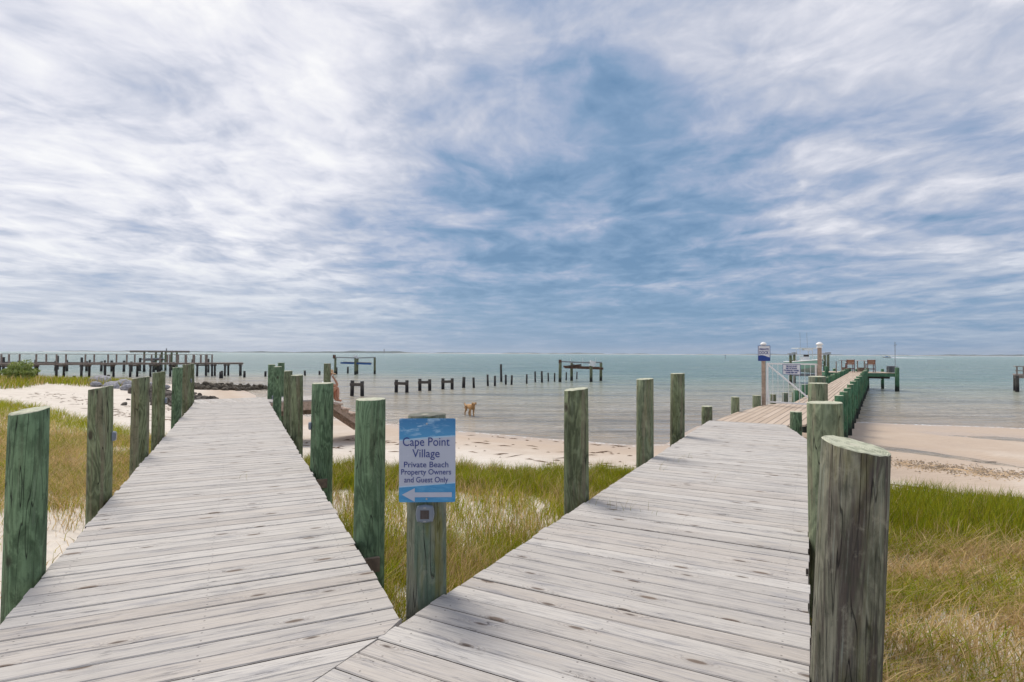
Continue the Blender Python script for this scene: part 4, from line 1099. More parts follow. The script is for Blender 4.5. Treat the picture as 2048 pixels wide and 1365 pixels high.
# H shaped bents and single piles of the ruined pier in the middle
H = [(705, 724.5, 761, 763, 792.5, 'nearest to the stairs'), (793, 814, 760, 761, 785.5, 'seen just left of the blue sign top'), (840, 859.5, 758, 759, 782, 'directly above the blue sign'), (886, 904.5, 757, 757, 779, 'right of the blue sign, above the dog')]
for i, (a_, b_, ta, tb, yb, wh) in enumerate(H):
    D = P((a_+b_)/2, yb, SEA).y; c_ = (a_+b_)/2
    bent(c_, D, (PD(a_, ta, D).z, PD(b_, tb, D).z), (b_-a_)/F_PX*D, 'H-shaped pair of dark piles, ' + wh, PD(c_, ta+7, D).z if i else PD(c_, ta+8, D).z, 0, .125, 'H-shaped bents of the ruined pier')
singles = [(928.5, 754.5, 776, .12), (946.3, 755.5, 776, .09), (974.7, 749.5, 772.5, .085), (990, 752, 772.5, .085), (1002, 729, 764, .10), (1011.5, 750, 769.5, .085), (1024.3, 751, 770, .085),
           (1053.8, 749, 768, .075), (1070, 743.5, 765, .075), (1083.3, 742.8, 765.5, .09), (1096, 746, 763.3, .07), (1109.5, 746.5, 763.8, .07), (1133, 745, 761.3, .065), (1143.5, 743.5, 758, .065), (1154.5, 744, 759, .065)]
words_ = ['thick short stump first in the row right of the H-shaped bents', 'thin stump second in the row, above and right of the dog', 'third stump of the row, slightly leaning', 'fourth stump of the row, left of the tall pile', 'tallest lone pile in the row, twice as high as its neighbours',
          'stump just right of the tall pile', 'stump second to the right of the tall pile', 'stump alone in the widest gap, midway between tall pile and lift', 'thin stump left of the thicker one by the lift', 'thicker dark stump left of the broken lift',
          'thin stump second from the broken lift', 'thin stump right against the broken lift', 'stump standing under the left half of the broken lift', 'stump behind the second leg of the broken lift', 'rightmost stump under the broken lift']
for (px, yt, yb, r_), wd_ in zip(singles, words_):
    D = P(px, yb, SEA).y; p_ = PD(px, yt, D)
    me = pile_mesh('piling', r_*1.1, SEA-1.2, p_.z, (M['pile_dark'], M['end_dark']), seed=int(px), n_=12, segs=3)
    o_ = link('piling', me, None, loc=(p_.x, p_.y, 0)); o_.rotation_euler = (random.gauss(0, .02), random.gauss(0, .028), 0)
    # keep the lean centred on the waterline
    tag(o_, 'dark ' + wd_, 'piling')
farp = [(441, 744, 757), (443.5, 742, 757), (489, 742.5, 755.5), (531.5, 743, 753.5), (609, 741.5, 751.5), (639.5, 742, 750), (673, 735, 748.5), (696, 734, 747), (149, 752, 762), (217, 750, 758)]
fw = ['short stump left of the railed pier end, nearer one', 'short stump under the end of the railed pier', 'stump just right of the railed pier end', 'small stump left of the far inner posts', 'small stump in open water left of the stair head post', 'small stump close left of the stair head post',
      'stump beside the left leg of the far blue lift', 'stump under the far blue lift', 'short stump before the railed pier, behind the dune grass', 'dark stump among the boulders behind the dune grass']
for (px, yt, yb), wd_ in zip(farp, fw):
    D = P(px, yb, SEA).y; p_ = PD(px, yt, D)
    me = pile_mesh('piling', .13, SEA-1.2, p_.z, (M['pile_dark'], M['end_dark']), seed=int(px), n_=10, segs=3)
    o_ = link('piling', me, None, loc=(p_.x, p_.y, 0)); o_.rotation_euler = (0, random.gauss(0, .02), 0)
    tag(o_, 'dark ' + wd_, 'piling')

# fragment of the neighbouring pier at the right frame edge
rp = PD(2031, 749, 46)
rpier = empty('pier', (rp.x, rp.y, 0), R_(-38), 'end of a brown railed pier cut off by the right edge of the picture', 'pier')
MB().box((2.9, .3, PD(2031, 749, 46).z-.04), (6, 2.0, .10)).build('decking', M['rail'], rpier)
MB().box((2.9, -.65, PD(2031, 749, 46).z-.2), (6, .06, .2)).build('stringer', M['rail'], rpier)
for x_ in (.05, 2.0, 4.2):
    for y_ in (-.6, 1.2): link('pile', pile_d[0], rpier, loc=(x_, y_, PD(2031, 752, 46).z))
zr = PD(2031, 733, 46).z
for x_ in (.05, .45, 1.9, 3.7, 5.5): MB().box((x_, -.62, (zr+PD(2031, 749, 46).z)/2), (.1, .1, zr-PD(2031, 749, 46).z)).build('rail_post', M['rail'], rpier)
for z_ in (zr, zr-.35): MB().bar((-.05, -.62, z_), (5.9, -.62, z_), .12, .06).build('handrail', M['rail'], rpier)
MB().bar((0, -.62, zr), (0, 1.2, zr), .1, .05).build('handrail', M['rail'], rpier)

# ------------------------------------------------------------------ far shore, lighthouse, speedboat, buoy
def far_shore():
    xs_ = np.linspace(-4700, 6200, 900); vs_, fs = [], []
    for i, x_ in enumerate(xs_):
        q_ = 1024 + x_/5200*F_PX
        h = 7 + 3*math.sin(x_*.0031) + 2.2*math.sin(x_*.011+1) + 1.5*math.sin(x_*.031+2) + random.uniform(-1, 1)
        h += 12*math.exp(-((q_-720)/28)**2) + 9*math.exp(-((q_-790)/40)**2) + 4*math.exp(-((q_-900)/50)**2) + 4*math.exp(-((q_-480)/160)**2) + 4*math.exp(-((q_-1950)/220)**2)
        if q_ < 78: h = -5
        D = 5200 + 120*math.sin(x_*.0007)
        vs_ += [(x_, D-30, SEA-1), (x_, D, SEA+max(h, -3)), (x_, D+60, SEA+max(h*.7, -3)), (x_, D+400, SEA-1)]
    for i in range(len(xs_)-1):
        for j in range(3): fs.append((4*i+j, 4*i+4+j, 4*i+5+j, 4*i+j+1))
    return MB().add(vs_, fs)
fs_ = far_shore().build('far_shore', M['far_dark']); tag(fs_, kind='structure')
bx = MB()
vs_, f2 = [], []
for i in range(200):
    x_ = -4200+i*52; vs_ += [(x_, 5085, SEA-.5), (x_, 5100, SEA+3.2+random.uniform(-1, .6))]
for i in range(199): f2.append((2*i, 2*i+2, 2*i+3, 2*i+1))
sb = MB().add(vs_, f2).build('far_sand_bar', M['sand']); tag(sb, kind='structure')
lp = PD(768.3, 707, 5000)
lh = empty('lighthouse', (lp.x, lp.y, SEA), 0, 'tiny dark lighthouse tower on the far shore above the pile row', 'lighthouse')
MB().tube([(0, 0, 0), (0, 0, 34)], [5.5, 3.2], 12).build('tower', M['joist_dark'], lh); MB().tube([(0, 0, 34), (0, 0, 38), (0, 0, 41)], [3.4, 2.6, .2], 10).build('lantern', M['black'], lh)
fp = P(1772, 716.5, SEA); D = fp.y
spb = empty('speedboat', (fp.x, D, SEA), R_(88), 'small white speedboat racing left and trailing a long white wake', 'boat'); k = D/F_PX
mb = MB(); loft(mb, [[(a_*1.0, b_*1.15, c_*.9) for a_, b_, c_ in r1] for r1 in boat_hull(8.0, 1.2)], [0]*4); mb.build('hull', M['white'], spb, smooth=True, loc=(0, 0, .45), rot=(R_(-4), 0, 0)); spb.rotation_euler.z = R_(-90)
MB().box((0, .8, 1.5), (1.2, 1.8, .9)).build('cabin', M['blue'], spb); MB().box((0, 4.9, .8), (.6, .5, 1.0)).build('outboard_motor', M['black'], spb)
ma, n, b, o = mat('churned_foam'); M['foam'] = ma; b.inputs['Base Color'].default_value = (.85, .87, .88, 1); b.inputs['Roughness'].default_value = .9
mb = MB(); 
vs_, f2 = [], []
for i in range(40):
    t = i/39; x_ = 4 + t*105*k; wv = 1.8+.9*t*2+random.uniform(-.4, .4); hh_ = 1.5*math.exp(-t*9)+.55*(1-t)+.1
    vs_ += [(x_, -wv, SEA-.3), (x_, -wv*.4, SEA+hh_*random.uniform(.6, 1)), (x_, wv*.4, SEA+hh_*random.uniform(.6, 1)), (x_, wv, SEA-.3)]
for i in range(39):
    for j in range(3): f2.append((4*i+j, 4*i+4+j, 4*i+5+j, 4*i+j+1))
wk = MB().add([(v[0], v[1], v[2]-SEA) for v in vs_], f2).build('boat_wake', M['foam'], loc=(fp.x, D, SEA)); tag(wk, 'long thin white foam wake behind the speedboat', 'wake', kind='stuff')
bp_ = P(1450.5, 717.5, SEA)
by = empty('channel_marker', bp_, 0, 'tiny dark channel marker far out on the water, right of centre', 'marker')
MB().tube([(0, 0, -1), (0, 0, 2.4)], [.16, .14], 8).build('pole', M['black'], by); MB().box((0, 0, 2.2), (.7, .1, .7)).build('board', M['navy2'], by)

# ------------------------------------------------------------------ person and dog
def skin_mesh(name, verts, edges, radii, material, parent, root=0, levels=2, loc=(0, 0, 0)):
    me = bpy.data.meshes.new(name); me.from_pydata(verts, edges, []); me.update()
    o_ = link(name, me, parent, loc=loc)
    sk = o_.modifiers.new('skin', 'SKIN'); sk.use_smooth_shade = True
    for i, r_ in enumerate(radii):
        v = me.skin_vertices[0].data[i]; v.radius = (r_, r_) if not isinstance(r_, tuple) else r_; v.use_root = (i == root)
    ss = o_.modifiers.new('sub', 'SUBSURF'); ss.levels = levels; ss.render_levels = levels
    me.materials.append(material); return o_
hip = PD(647.5, 790, 17.45)
pa = math.atan2(e2.y, e2.x)
per = empty('person', (hip.x, hip.y, 0), pa, 'person in white top and straw hat sitting on the landing, elbow on knee', 'person')
# local x forward, y to the person's left, z up (z=0 is the landing)
V = [(0, 0, .10), (.02, 0, .22), (.055, 0, .36), (.085, 0, .49), (.115, 0, .56), (.14, 0, .64), (.16, 0, .72), (.165, 0, .80),       # 0-7 spine, neck, head
     (.03, -.09, .10), (.34, -.11, .30), (.345, -.11, .06), (.35, -.11, -.09), (.46, -.12, -.125),                               # 8-12 right leg
     (.03, .09, .10), (.35, .10, .27), (.33, .10, .04), (.34, .10, -.09), (.45, .11, -.125),                                    # 13-17 left leg
     (.09, -.15, .48), (.16, -.19, .38), (.33, -.14, .355), (.30, -.12, .47), (.245, -.07, .585), (.215, -.045, .64),              # 18-23 right arm, hand to the face
     (.08, .15, .48), (.12, .19, .30), (.31, .12, .31), (.36, .0, .32),                                                        # 24-27 left arm over the knee
     (.255, -.035, .655)]
E = [(0, 1), (1, 2), (2, 3), (3, 4), (4, 5), (5, 6), (6, 7), (0, 8), (8, 9), (9, 10), (10, 11), (11, 12), (0, 13), (13, 14), (14, 15), (15, 16), (16, 17),
     (3, 18), (18, 19), (19, 20), (20, 21), (21, 22), (22, 23), (3, 24), (24, 25), (25, 26), (26, 27), (23, 28)]
V = [(x_*1.14, y_, z_) for x_, y_, z_ in V]
Rr = [.12, .115, .12, .11, .05, .055, .085, .06, .09, .062, .055, .038, .03, .09, .062, .055, .038, .03, .055, .045, .042, .034, .028, .03, .055, .045, .036, .028, .015]
skin_mesh('body', V, E, Rr, M['skin'], per)
skin_mesh('shirt', [(-.005, 0, .10), (.015, 0, .22), (.05, 0, .36), (.08, 0, .48), (.085, .10, .50), (.085, -.10, .50)], [(0, 1), (1, 2), (2, 3), (3, 4), (3, 5)], [.145, .138, .142, .125, .055, .055], M['cloth_white'], per)
skin_mesh('shorts', [(0, 0, .10), (.03, -.09, .10), (.16, -.105, .185), (.03, .09, .10), (.16, .10, .17)], [(0, 1), (1, 2), (0, 3), (3, 4)], [.135, .108, .088, .108, .088], M['cloth_white'], per)
mb = MB(); hc = Vector((.19, 0, .755)); Mh = Matrix.Rotation(R_(14), 3, 'Y')
rings = [(.0, .098), (.055, .09), (.095, .07), (.108, .02)]; n_ = 18; vs_ = []
for zz, rr in [(-.012, .20), (.004, .16)] + rings:
    for j in range(n_): vs_.append(Mh @ Vector((rr*math.cos(2*math.pi*j/n_), rr*math.sin(2*math.pi*j/n_), zz)) + hc)
fs = [(i*n_+j, i*n_+(j+1) % n_, (i+1)*n_+(j+1) % n_, (i+1)*n_+j) for i in range(5) for j in range(n_)] + [tuple(5*n_+j for j in range(n_))]
mb.add(vs_, fs).build('sun_hat', M['straw'], per, smooth=True)
skin_mesh('hair', [(.13, 0, .74), (.09, 0, .66), (.055, 0, .56)], [(0, 1), (1, 2)], [.075, .06, .035], M['joist'], per, levels=1)
MB().tube([(.275, 0, .70), (.295, 0, .685), (.278, 0, .675)], [.014, .016, .012], 8).build('nose', M['skin'], per, smooth=True)
for sy_ in (-.033, .033): MB().tube([(.262, sy_, .715), (.270, sy_, .715)], .011, 8).build('eye', M['nose'], per)

dp0 = P(940, 832, SEA)
dog = empty('dog', (dp0.x, dp0.y, SEA-.02), 0, 'golden long-haired dog standing in the shallow water and looking at the camera', 'dog')
DA = R_(-60)     # body axis: chest towards the camera and to the right
def dloc(f, l, z):   # f forward along body, l to its left
    return (f*math.cos(DA)-l*math.sin(DA), f*math.sin(DA)+l*math.cos(DA), z)
dv = [dloc(-.30, 0, .44), dloc(-.12, 0, .445), dloc(.08, 0, .43), dloc(.24, 0, .44), dloc(.33, 0, .52), dloc(.40, 0, .60), dloc(.47, -.01, .605), dloc(.555, -.02, .575),
      dloc(-.27, .09, .38), dloc(-.20, .10, .27), dloc(-.33, .10, .16), dloc(-.31, .10, .02), dloc(-.26, .10, -.02),
      dloc(-.27, -.09, .38), dloc(-.20, -.10, .27), dloc(-.33, -.10, .16), dloc(-.31, -.10, .02), dloc(-.26, -.10, -.02),
      dloc(.20, .09, .36), dloc(.19, .09, .20), dloc(.21, .09, .02), dloc(.26, .09, -.02),
      dloc(.20, -.09, .36), dloc(.19, -.09, .20), dloc(.21, -.09, .02), dloc(.26, -.09, -.02),
      dloc(-.40, 0, .45), dloc(-.52, .02, .44), dloc(-.62, .03, .50), dloc(-.66, .03, .58)]
de = [(0, 1), (1, 2), (2, 3), (3, 4), (4, 5), (5, 6), (6, 7), (0, 8), (8, 9), (9, 10), (10, 11), (11, 12), (0, 13), (13, 14), (14, 15), (15, 16), (16, 17), (3, 18), (18, 19), (19, 20), (20, 21), (3, 22), (22, 23), (23, 24), (24, 25), (0, 26), (26, 27), (27, 28), (28, 29)]
drd = [.105, .115, .13, .12, .085, .08, .062, .032, .075, .05, .03, .026, .028, .075, .05, .03, .026, .028, .055, .038, .028, .03, .055, .038, .028, .03, .04, .045, .04, .018]
skin_mesh('body', dv, de, drd, M['dog'], dog)
for s__ in (-1, 1):
    a_ = Vector(dloc(.40, .065*s__, .655)); mb = MB()
    mb.tube([a_, a_ + Vector(dloc(.015, .035*s__, -.04)), a_ + Vector(dloc(.02, .045*s__, -.10))], [.022, .034, .012], 8).build('ear', M['dog'], dog, smooth=True)
    MB().tube([dloc(.475, .03*s__-.01, .632), dloc(.492, .03*s__-.01, .632)], .011, 6).build('eye', M['nose'], dog)
MB().tube([dloc(.565, -.02, .587), dloc(.60, -.02, .583)], [.02, .012], 8).build('nose', M['nose'], dog, smooth=True)

# ------------------------------------------------------------------ rocks, rubble, bush
import bmesh
def rock_mesh(seed, sz, flat=.6):
    rs = random.Random(seed); bm = bmesh.new(); bmesh.ops.create_icosphere(bm, subdivisions=2, radius=1)
    cuts = [(Vector((rs.gauss(0, 1), rs.gauss(0, 1), rs.gauss(0, 1))).normalized(), rs.uniform(.55, .85)) for _ in range(9)]
    for v in bm.verts:
        for nn, d in cuts:
            t = v.co.dot(nn)
            if t > d: v.co -= nn*(t-d)
        v.co *= rs.uniform(.96, 1.04); v.co.z *= flat
    bm.verts.ensure_lookup_table(); me = bpy.data.meshes.new('boulder'); bm.to_mesh(me); bm.free(); return me
rk = []
bould = [(247, 765, 2.0), (262, 771, 1.5), (205, 764, 2.6), (225, 769, 1.6), (191, 768, 1.3), (276, 763, 1.2), (283, 773, 1.4), (300, 768, 1.2), (312, 780, 1.3), (329, 770, 1.2), (334, 785, 1.3), (318, 763, 1.0), (302, 788, 1.1), (355, 776, 1.0), (340, 793, 1.1), (62, 762, 1.3), (293, 781, 1.2), (372, 770, 1.0)]
rock_words = ['flat pale boulder, just left of the third outer post', 'low pale boulder below the flat one, left of the third outer post', 'largest pale boulder of the shore, at the edge of the dune grass', 'pale boulder overlapping the largest one on its right', 'small boulder at the left end of the boulder row', 'grey boulder hidden partly by the top of the third outer post',
 'grey boulder seen just right of the second outer post group', 'grey boulder between the third and fourth outer posts', 'dark rock low on the sand between the third and fourth outer posts', 'grey boulder near the fourth outer post, by the waterline', 'dark rock between the fourth and fifth outer posts, higher one', 'highest grey boulder by the water left of the fourth outer post',
 'dark rock nearest to the camera, behind the third outer post', 'grey boulder seen behind the fifth outer post', 'dark rock lowest on the sand, left of the fifth outer post', 'slanted pale slab beside the green bush at the far left', 'dark rock in the middle of the boulder pile', 'last grey boulder at the start of the dark jetty']
pl_words = ['big flat pale grey boulder', 'grey boulder', 'widest pale boulder', 'mid-sized grey boulder', 'small rounded boulder', 'slanted slab boulder']
for i, (px, py_, sz) in enumerate(bould):
    z_ = -.95 if px < 290 else -1.1
    p_ = P(px, py_+4, z_); g_ = gz(p_.x, p_.y)
    me = rock_mesh(i, sz); me.materials.append(M['rock'] if i not in (8, 10, 12, 14, 16) else M['rock_dark'])
    o_ = link('boulder', me, None, loc=(p_.x, p_.y, max(g_, SEA-.1)+.12)); o_.scale = (sz*.42, sz*.35, sz*.34); o_.rotation_euler = (random.gauss(0, .2), random.gauss(0, .2), random.random()*6)
    dark = i in (8, 10, 12, 14, 16)
    tag(o_, rock_words[i], 'rock', 'rocks of the far left shore')
def rubble(name, path, wdt, n_, rr, material, label, seed):
    rs = random.Random(seed); mb = MB(); base = [rock_mesh(200+q, 1) for q in range(4)]
    geo = [([v.co.copy() for v in me.vertices], [tuple(p_.vertices) for p_ in me.polygons]) for me in base]
    for me in base: bpy.data.meshes.remove(me)
    for i in range(n_):
        t = rs.random()*(len(path)-1); k_ = int(t); f = t-k_; a, b_ = path[k_], path[k_+1]
        x_ = a[0]+(b_[0]-a[0])*f; y_ = a[1]+(b_[1]-a[1])*f; o1 = rs.gauss(0, 1); x_ += o1*wdt*.4; y_ += rs.gauss(0, 1)*wdt*.5
        r_ = rr*rs.uniform(.45, 1.25); vs0, fs0 = geo[rs.randrange(4)]
        Mx = Matrix.Rotation(rs.random()*6, 3, 'Z') @ Matrix.Rotation(rs.random()*6, 3, 'X')
        z_ = max(gz(x_, y_), SEA-.15) + rs.random()*rr*1.1*math.exp(-abs(o1))
        mb.add([Mx @ (v*r_) + Vector((x_, y_, z_)) for v in vs0], fs0)
    o_ = mb.build(name, material); tag(o_, label, 'rubble', kind='stuff'); return o_
jp = [P(a_, b_, SEA+.1) for a_, b_ in ((385, 781), (430, 779), (470, 778), (533, 776))]
rubble('oyster_rubble', [(p_.x, p_.y) for p_ in jp], .9, 330, .30, M['oyster'], 'low dark jetty of oyster-crusted rubble running out into the water at the left', 5)
jp = [P(a_, b_, -1.15) for a_, b_ in ((300, 779), (335, 790), (365, 800), (398, 803))]
rubble('shore_rubble', [(p_.x, p_.y) for p_ in jp], 2.0, 130, .26, M['rock_dark'], 'scattered dark broken rocks on the sand behind the outer left posts', 6)

# bush
ma, n, b, o = mat('bush_leaves'); M['leaf'] = ma
info = n.noise(n.new('ShaderNodeNewGeometry').outputs['Position'], 3, 3, .6)
n.put(b.inputs['Base Color'], n.mix(n.mr(info, .35, .65, 0, 1), (.20, .28, .05), (.36, .42, .12))); b.inputs['Roughness'].default_value = .6
bc = P(40, 764, -.7)
bush = empty('bush', (bc.x, bc.y, gz(bc.x, bc.y)), 0, 'rounded light green bush in the dune grass at the far left', 'bush')
rs = np.random.default_rng(3); NB = 5000
u3 = rs.normal(size=(NB, 3)); u3 /= np.linalg.norm(u3, axis=1)[:, None]; rad = rs.uniform(.35, 1, NB)**.5
lump = 1+.25*np.sin(u3[:, 0]*5+1)+.2*np.sin(u3[:, 1]*7)+.15*np.sin(u3[:, 2]*9)
cen = u3*(rad*lump)[:, None]*np.array([1.0, .9, .62]) + np.array([0, 0, .62])
mb = MB()
for c_ in cen:
    if c_[2] < .02: continue
    d1 = Vector(rs.normal(size=3)).normalized()*.07; d2 = d1.cross(Vector(rs.normal(size=3))).normalized()*.032; c1 = Vector(c_)
    mb.add([c1-d1, c1+d2, c1+d1, c1-d2], [(0, 1, 2, 3)])
fol = mb.build('foliage', M['leaf'], bush)
mb = MB()
for i in range(9):
    a = i*.7; mb.tube([(0, 0, -.1), (.2*math.cos(a), .2*math.sin(a), .35), (.5*math.cos(a), .45*math.sin(a), .8)], [.03, .02, .008], 5)
mb.build('stem', M['joist'], bush)

# ------------------------------------------------------------------ grass
def grass_mat():
    ma, n, b, o = mat('beach_grass_blades')
    at = n.new('ShaderNodeAttribute', attribute_name='tint').outputs['Color']
    n.put(b.inputs['Base Color'], at); b.inputs['Roughness'].default_value = .6; b.inputs['Specular IOR Level'].default_value = .25
    tl_ = n.new('ShaderNodeBsdfTranslucent'); n.put(tl_.inputs[0], at)
    ms = n.new('ShaderNodeMixShader'); ms.inputs[0].default_value = .45
    ma.node_tree.links.new(b.outputs[0], ms.inputs[1]); ma.node_tree.links.new(tl_.outputs[0], ms.inputs[2]); ma.node_tree.links.new(ms.outputs[0], o.inputs[0])
    return ma
M['grass'] = grass_mat()
def blades(name, X, Y, H_, wid, tint, curve, material, label, flat=None):
    n_ = len(X); Z = ground(X, Y)[0]-.02
    az = rng.uniform(0, 2*np.pi, n_); wind = .6
    lx = np.cos(az)*curve + wind*curve*.35; ly = np.sin(az)*curve*.8
    fa = rng.uniform(0, np.pi, n_); wx, wy = np.cos(fa)*wid/2, np.sin(fa)*wid/2
    lev = [(0, 1.0), (.38, .85), (.72, .55)]
    co = np.zeros((n_, 7, 3), np.float32)
    for i, (t, wk_) in enumerate(lev):
        bx_, by_ = X + lx*H_*t**2, Y + ly*H_*t**2; bz = Z + H_*(t - .42*curve*t**2.2)
        co[:, 2*i] = np.stack([bx_-wx*wk_, by_-wy*wk_, bz], -1); co[:, 2*i+1] = np.stack([bx_+wx*wk_, by_+wy*wk_, bz], -1)
    co[:, 6] = np.stack([X+lx*H_*1.05, Y+ly*H_*1.05, Z+H_*(1-.42*curve)], -1)
    base = (np.arange(n_)*7)[:, None]
    tri = np.array([0, 1, 3, 0, 3, 2, 2, 3, 5, 2, 5, 4, 4, 5, 6])[None] + base
    me = bpy.data.meshes.new(name); me.vertices.add(n_*7); me.vertices.foreach_set('co', co.ravel())
    me.loops.add(tri.size); me.loops.foreach_set('vertex_index', tri.ravel().astype(np.int32))
    me.polygons.add(tri.size//3); me.polygons.foreach_set('loop_start', np.arange(0, tri.size, 3, dtype=np.int32))
    ca = me.color_attributes.new('tint', 'FLOAT_COLOR', 'POINT')
    cc = np.ones((n_, 7, 4), np.float32)
    cc[:, :, :3] = tint[:, None, :]; ca.data.foreach_set('color', cc.ravel())
    me.materials.append(material); me.update(calc_edges=True)
    print('BLADES', n_); o_ = link(name, me); tag(o_, label, 'grass', kind='stuff'); return o_
def scatter(n_, x0_, x1_, y0_, y1_, dens, clump=.0):
    X = rng.uniform(x0_, x1_, n_); Y = rng.uniform(y0_, y1_, n_)
    keep = rng.random(n_) < dens(X, Y); return X[keep], Y[keep]
def coordsL(X, Y):   # along, across (right of the inner edge > 0) for the left boardwalk
    return (X-C.x)*dL.x+(Y-C.y)*dL.y, (X-C.x)*nL.x+(Y-C.y)*nL.y
def coordsR(X, Y): return (X-C.x)*dR.x+(Y-C.y)*dR.y, (X-C.x)*nR.x+(Y-C.y)*nR.y
def clumpy(X, Y, wl=.5, k0=5): return .5+.5*wob(X, Y, wl, k0, 2.0)
def tints(X, Y, g, bright=1.0):
    """g: share of green blades at each place (array)"""
    n_ = len(X); r = rng.random(n_)
    green = np.array([.22, .31, .015]); green2 = np.array([.42, .36, .02]); straw = np.array([.75, .58, .30]); brown = np.array([.50, .33, .15])
    m1 = rng.random(n_)[:, None]; gg = green*(1-m1)+green2*m1; m2 = rng.random(n_)[:, None]; ss_ = straw*(1-m2)+brown*m2
    isg = (r < g)[:, None]
    return (np.where(isg, gg, ss_)*rng.uniform(.55, 1.25, n_)[:, None]*bright).astype(np.float32)

# centre wedge between the walks
def dens_c(X, Y):
    al, ac = coordsL(X, Y); rl, rc_ = coordsR(X, Y)
    ok = (ac > .06) & (rc_ < -.06) & (rl > -.0)
    far = 12.0 + wob(X, Y, 2.5, 2, .9) + .05*X
    q_ = X/np.maximum(Y, .1)
    band = sstep(Y, 9.2, 10.0)*(1-sstep(Y, far-.3, far+.15))
    near = (1-sstep(Y, 5.6, 7.6))*.9
    mid = .17 + .45*sstep(q_, .05, .14)
    d_ = np.where(Y > 9.6, band, np.maximum(np.maximum(near, mid*(Y < 9.9)), band))
    cl = clumpy(X, Y, .7, 5)
    d_ = d_*np.clip(.12+1.25*cl, 0, 1)
    return np.where(ok & (Y < far+.2), d_, 0)
X, Y = scatter(520000, -6.5, 6, 2.6, 13.2, dens_c)
g_ = np.clip(.62 + .25*wob(X, Y, 1.6, 9, 2) + .25*sstep(Y, 9, 10.5), 0, .96)
blades('beach_grass', X, Y, rng.uniform(.16, .52, len(X))*(.62+.5*clumpy(X, Y, .9, 7)), rng.uniform(.004, .008, len(X))*(1+.05*Y), tints(X, Y, g_), rng.uniform(.15, .75, len(X)), M['grass'], 'beach grass growing on sand between the two boardwalks')

# right of the right boardwalk
def dens_r(X, Y):
    rl, rc_ = coordsR(X, Y); ok = (rc_ > WID+.06)
    far = 9.6 + wob(X, Y, 2.5, 22, .5) - .12*(X-6)
    band = sstep(Y, 6.6, 7.4)*(1-sstep(Y, far-.25, far+.1))
    cl = clumpy(X, Y, .8, 13)
    low = np.clip(.15+1.0*clumpy(X, Y, 1.6, 17)*.9+.25*cl, .2, 1)*(1-sstep(Y, 6.9, 7.6))
    return np.where(ok & (Y < far+.1), np.maximum(band*np.clip(.55+.6*cl, 0, 1), low), 0)
X, Y = scatter(370000, .8, 14, .6, 10.6, dens_r)
g_ = np.clip(np.where(Y > 6.9, .95, .46 + .35*wob(X, Y, 1.3, 33, 2)), .12, .97)
blades('beach_grass', X, Y, rng.uniform(.14, .46, len(X))*(.6+.4*sstep(Y, 6, 8)+.3*clumpy(X, Y, .8, 27)), rng.uniform(.004, .008, len(X))*(1+.05*Y), tints(X, Y, g_), np.where(Y > 6.8, rng.uniform(.1, .5, len(X)), rng.uniform(.4, 1.2, len(X))), M['grass'], 'green and dry brown beach grass to the right of the right boardwalk')

# left of the left boardwalk
def dens_l(X, Y):
    al, ac = coordsL(X, Y); ok = (ac < -WID-.06)
    q_ = X/np.maximum(Y, .1)*F_PX+1024
    far = np.interp(q_, [-400, 0, 120, 235, 330, 420], [31, 25.5, 22.5, 18.3, 15.8, 14.8]) + wob(X, Y, 4, 44, .7)
    d_ = np.clip(.35+.9*clumpy(X, Y, 1.1, 15), .25, 1)*sstep(Y, 6.8, 8.2)
    d_ = np.maximum(d_, .17*(.3+clumpy(X, Y, .7, 3)))
    pocket = np.exp(-((X+9.0)/.55)**2-((Y-12.9)/1.3)**2)
    d_ = d_*(1-.95*pocket)
    return np.where(ok & (Y < far), d_*np.where(Y > 13, .8, 1), 0)
X, Y = scatter(300000, -32, -1.5, 2.5, 30, dens_l)
farr = np.interp(X/Y*F_PX+1024, [-400, 0, 120, 235, 330, 420], [31, 25.5, 22.5, 18.3, 15.8, 14.8])
g_ = np.clip(.42 + .25*wob(X, Y, 2.2, 50, 2) + .6*sstep(Y, farr-6, farr-2.5), .12, .95)
blades('beach_grass', X, Y, rng.uniform(.18, .42, len(X))*(.8+.3*sstep(Y, 12, 16)), rng.uniform(.004, .007, len(X))*(1+.05*Y), tints(X, Y, g_), rng.uniform(.3, 1.0, len(X)), M['grass'], 'brown and green beach grass to the left of the left boardwalk')
# a second sowing to thicken its nearer brown part
X, Y = scatter(150000, -16, -2.5, 6.5, 15.5, dens_l)
g_ = np.clip(.40 + .25*wob(X, Y, 2.2, 50, 2), .12, .8)
blades('beach_grass', X, Y, rng.uniform(.18, .40, len(X)), rng.uniform(.004, .006, len(X))*(1+.04*Y), tints(X, Y, g_), rng.uniform(.4, 1.1, len(X)), M['grass'], 'dense dry reddish brown grass behind the outer left posts')
# far dune strip at the left
def dens_f(X, Y):
    q_ = X/Y*F_PX+1024
    near = np.interp(q_, [-500, 0, 100, 240, 270], [28, 31.5, 37, 39.5, 41]) + wob(X, Y, 5, 14, .8)
    far = np.interp(X, SHORE[:, 0], SHORE[:, 1])-2.0
    return np.where((Y > near) & (Y < far) & (q_ < 262), .9, 0)
X, Y = scatter(60000, -62, -26, 27, 52, dens_f)
g_ = np.clip(.78+.2*wob(X, Y, 4, 4, 2), .4, .95)
blades('dune_grass', X, Y, rng.uniform(.3, .75, len(X)), rng.uniform(.02, .035, len(X)), tints(X, Y, g_, .9), rng.uniform(.1, .6, len(X)), M['grass'], 'strip of dune grass before the rocks and the pier at the far left')
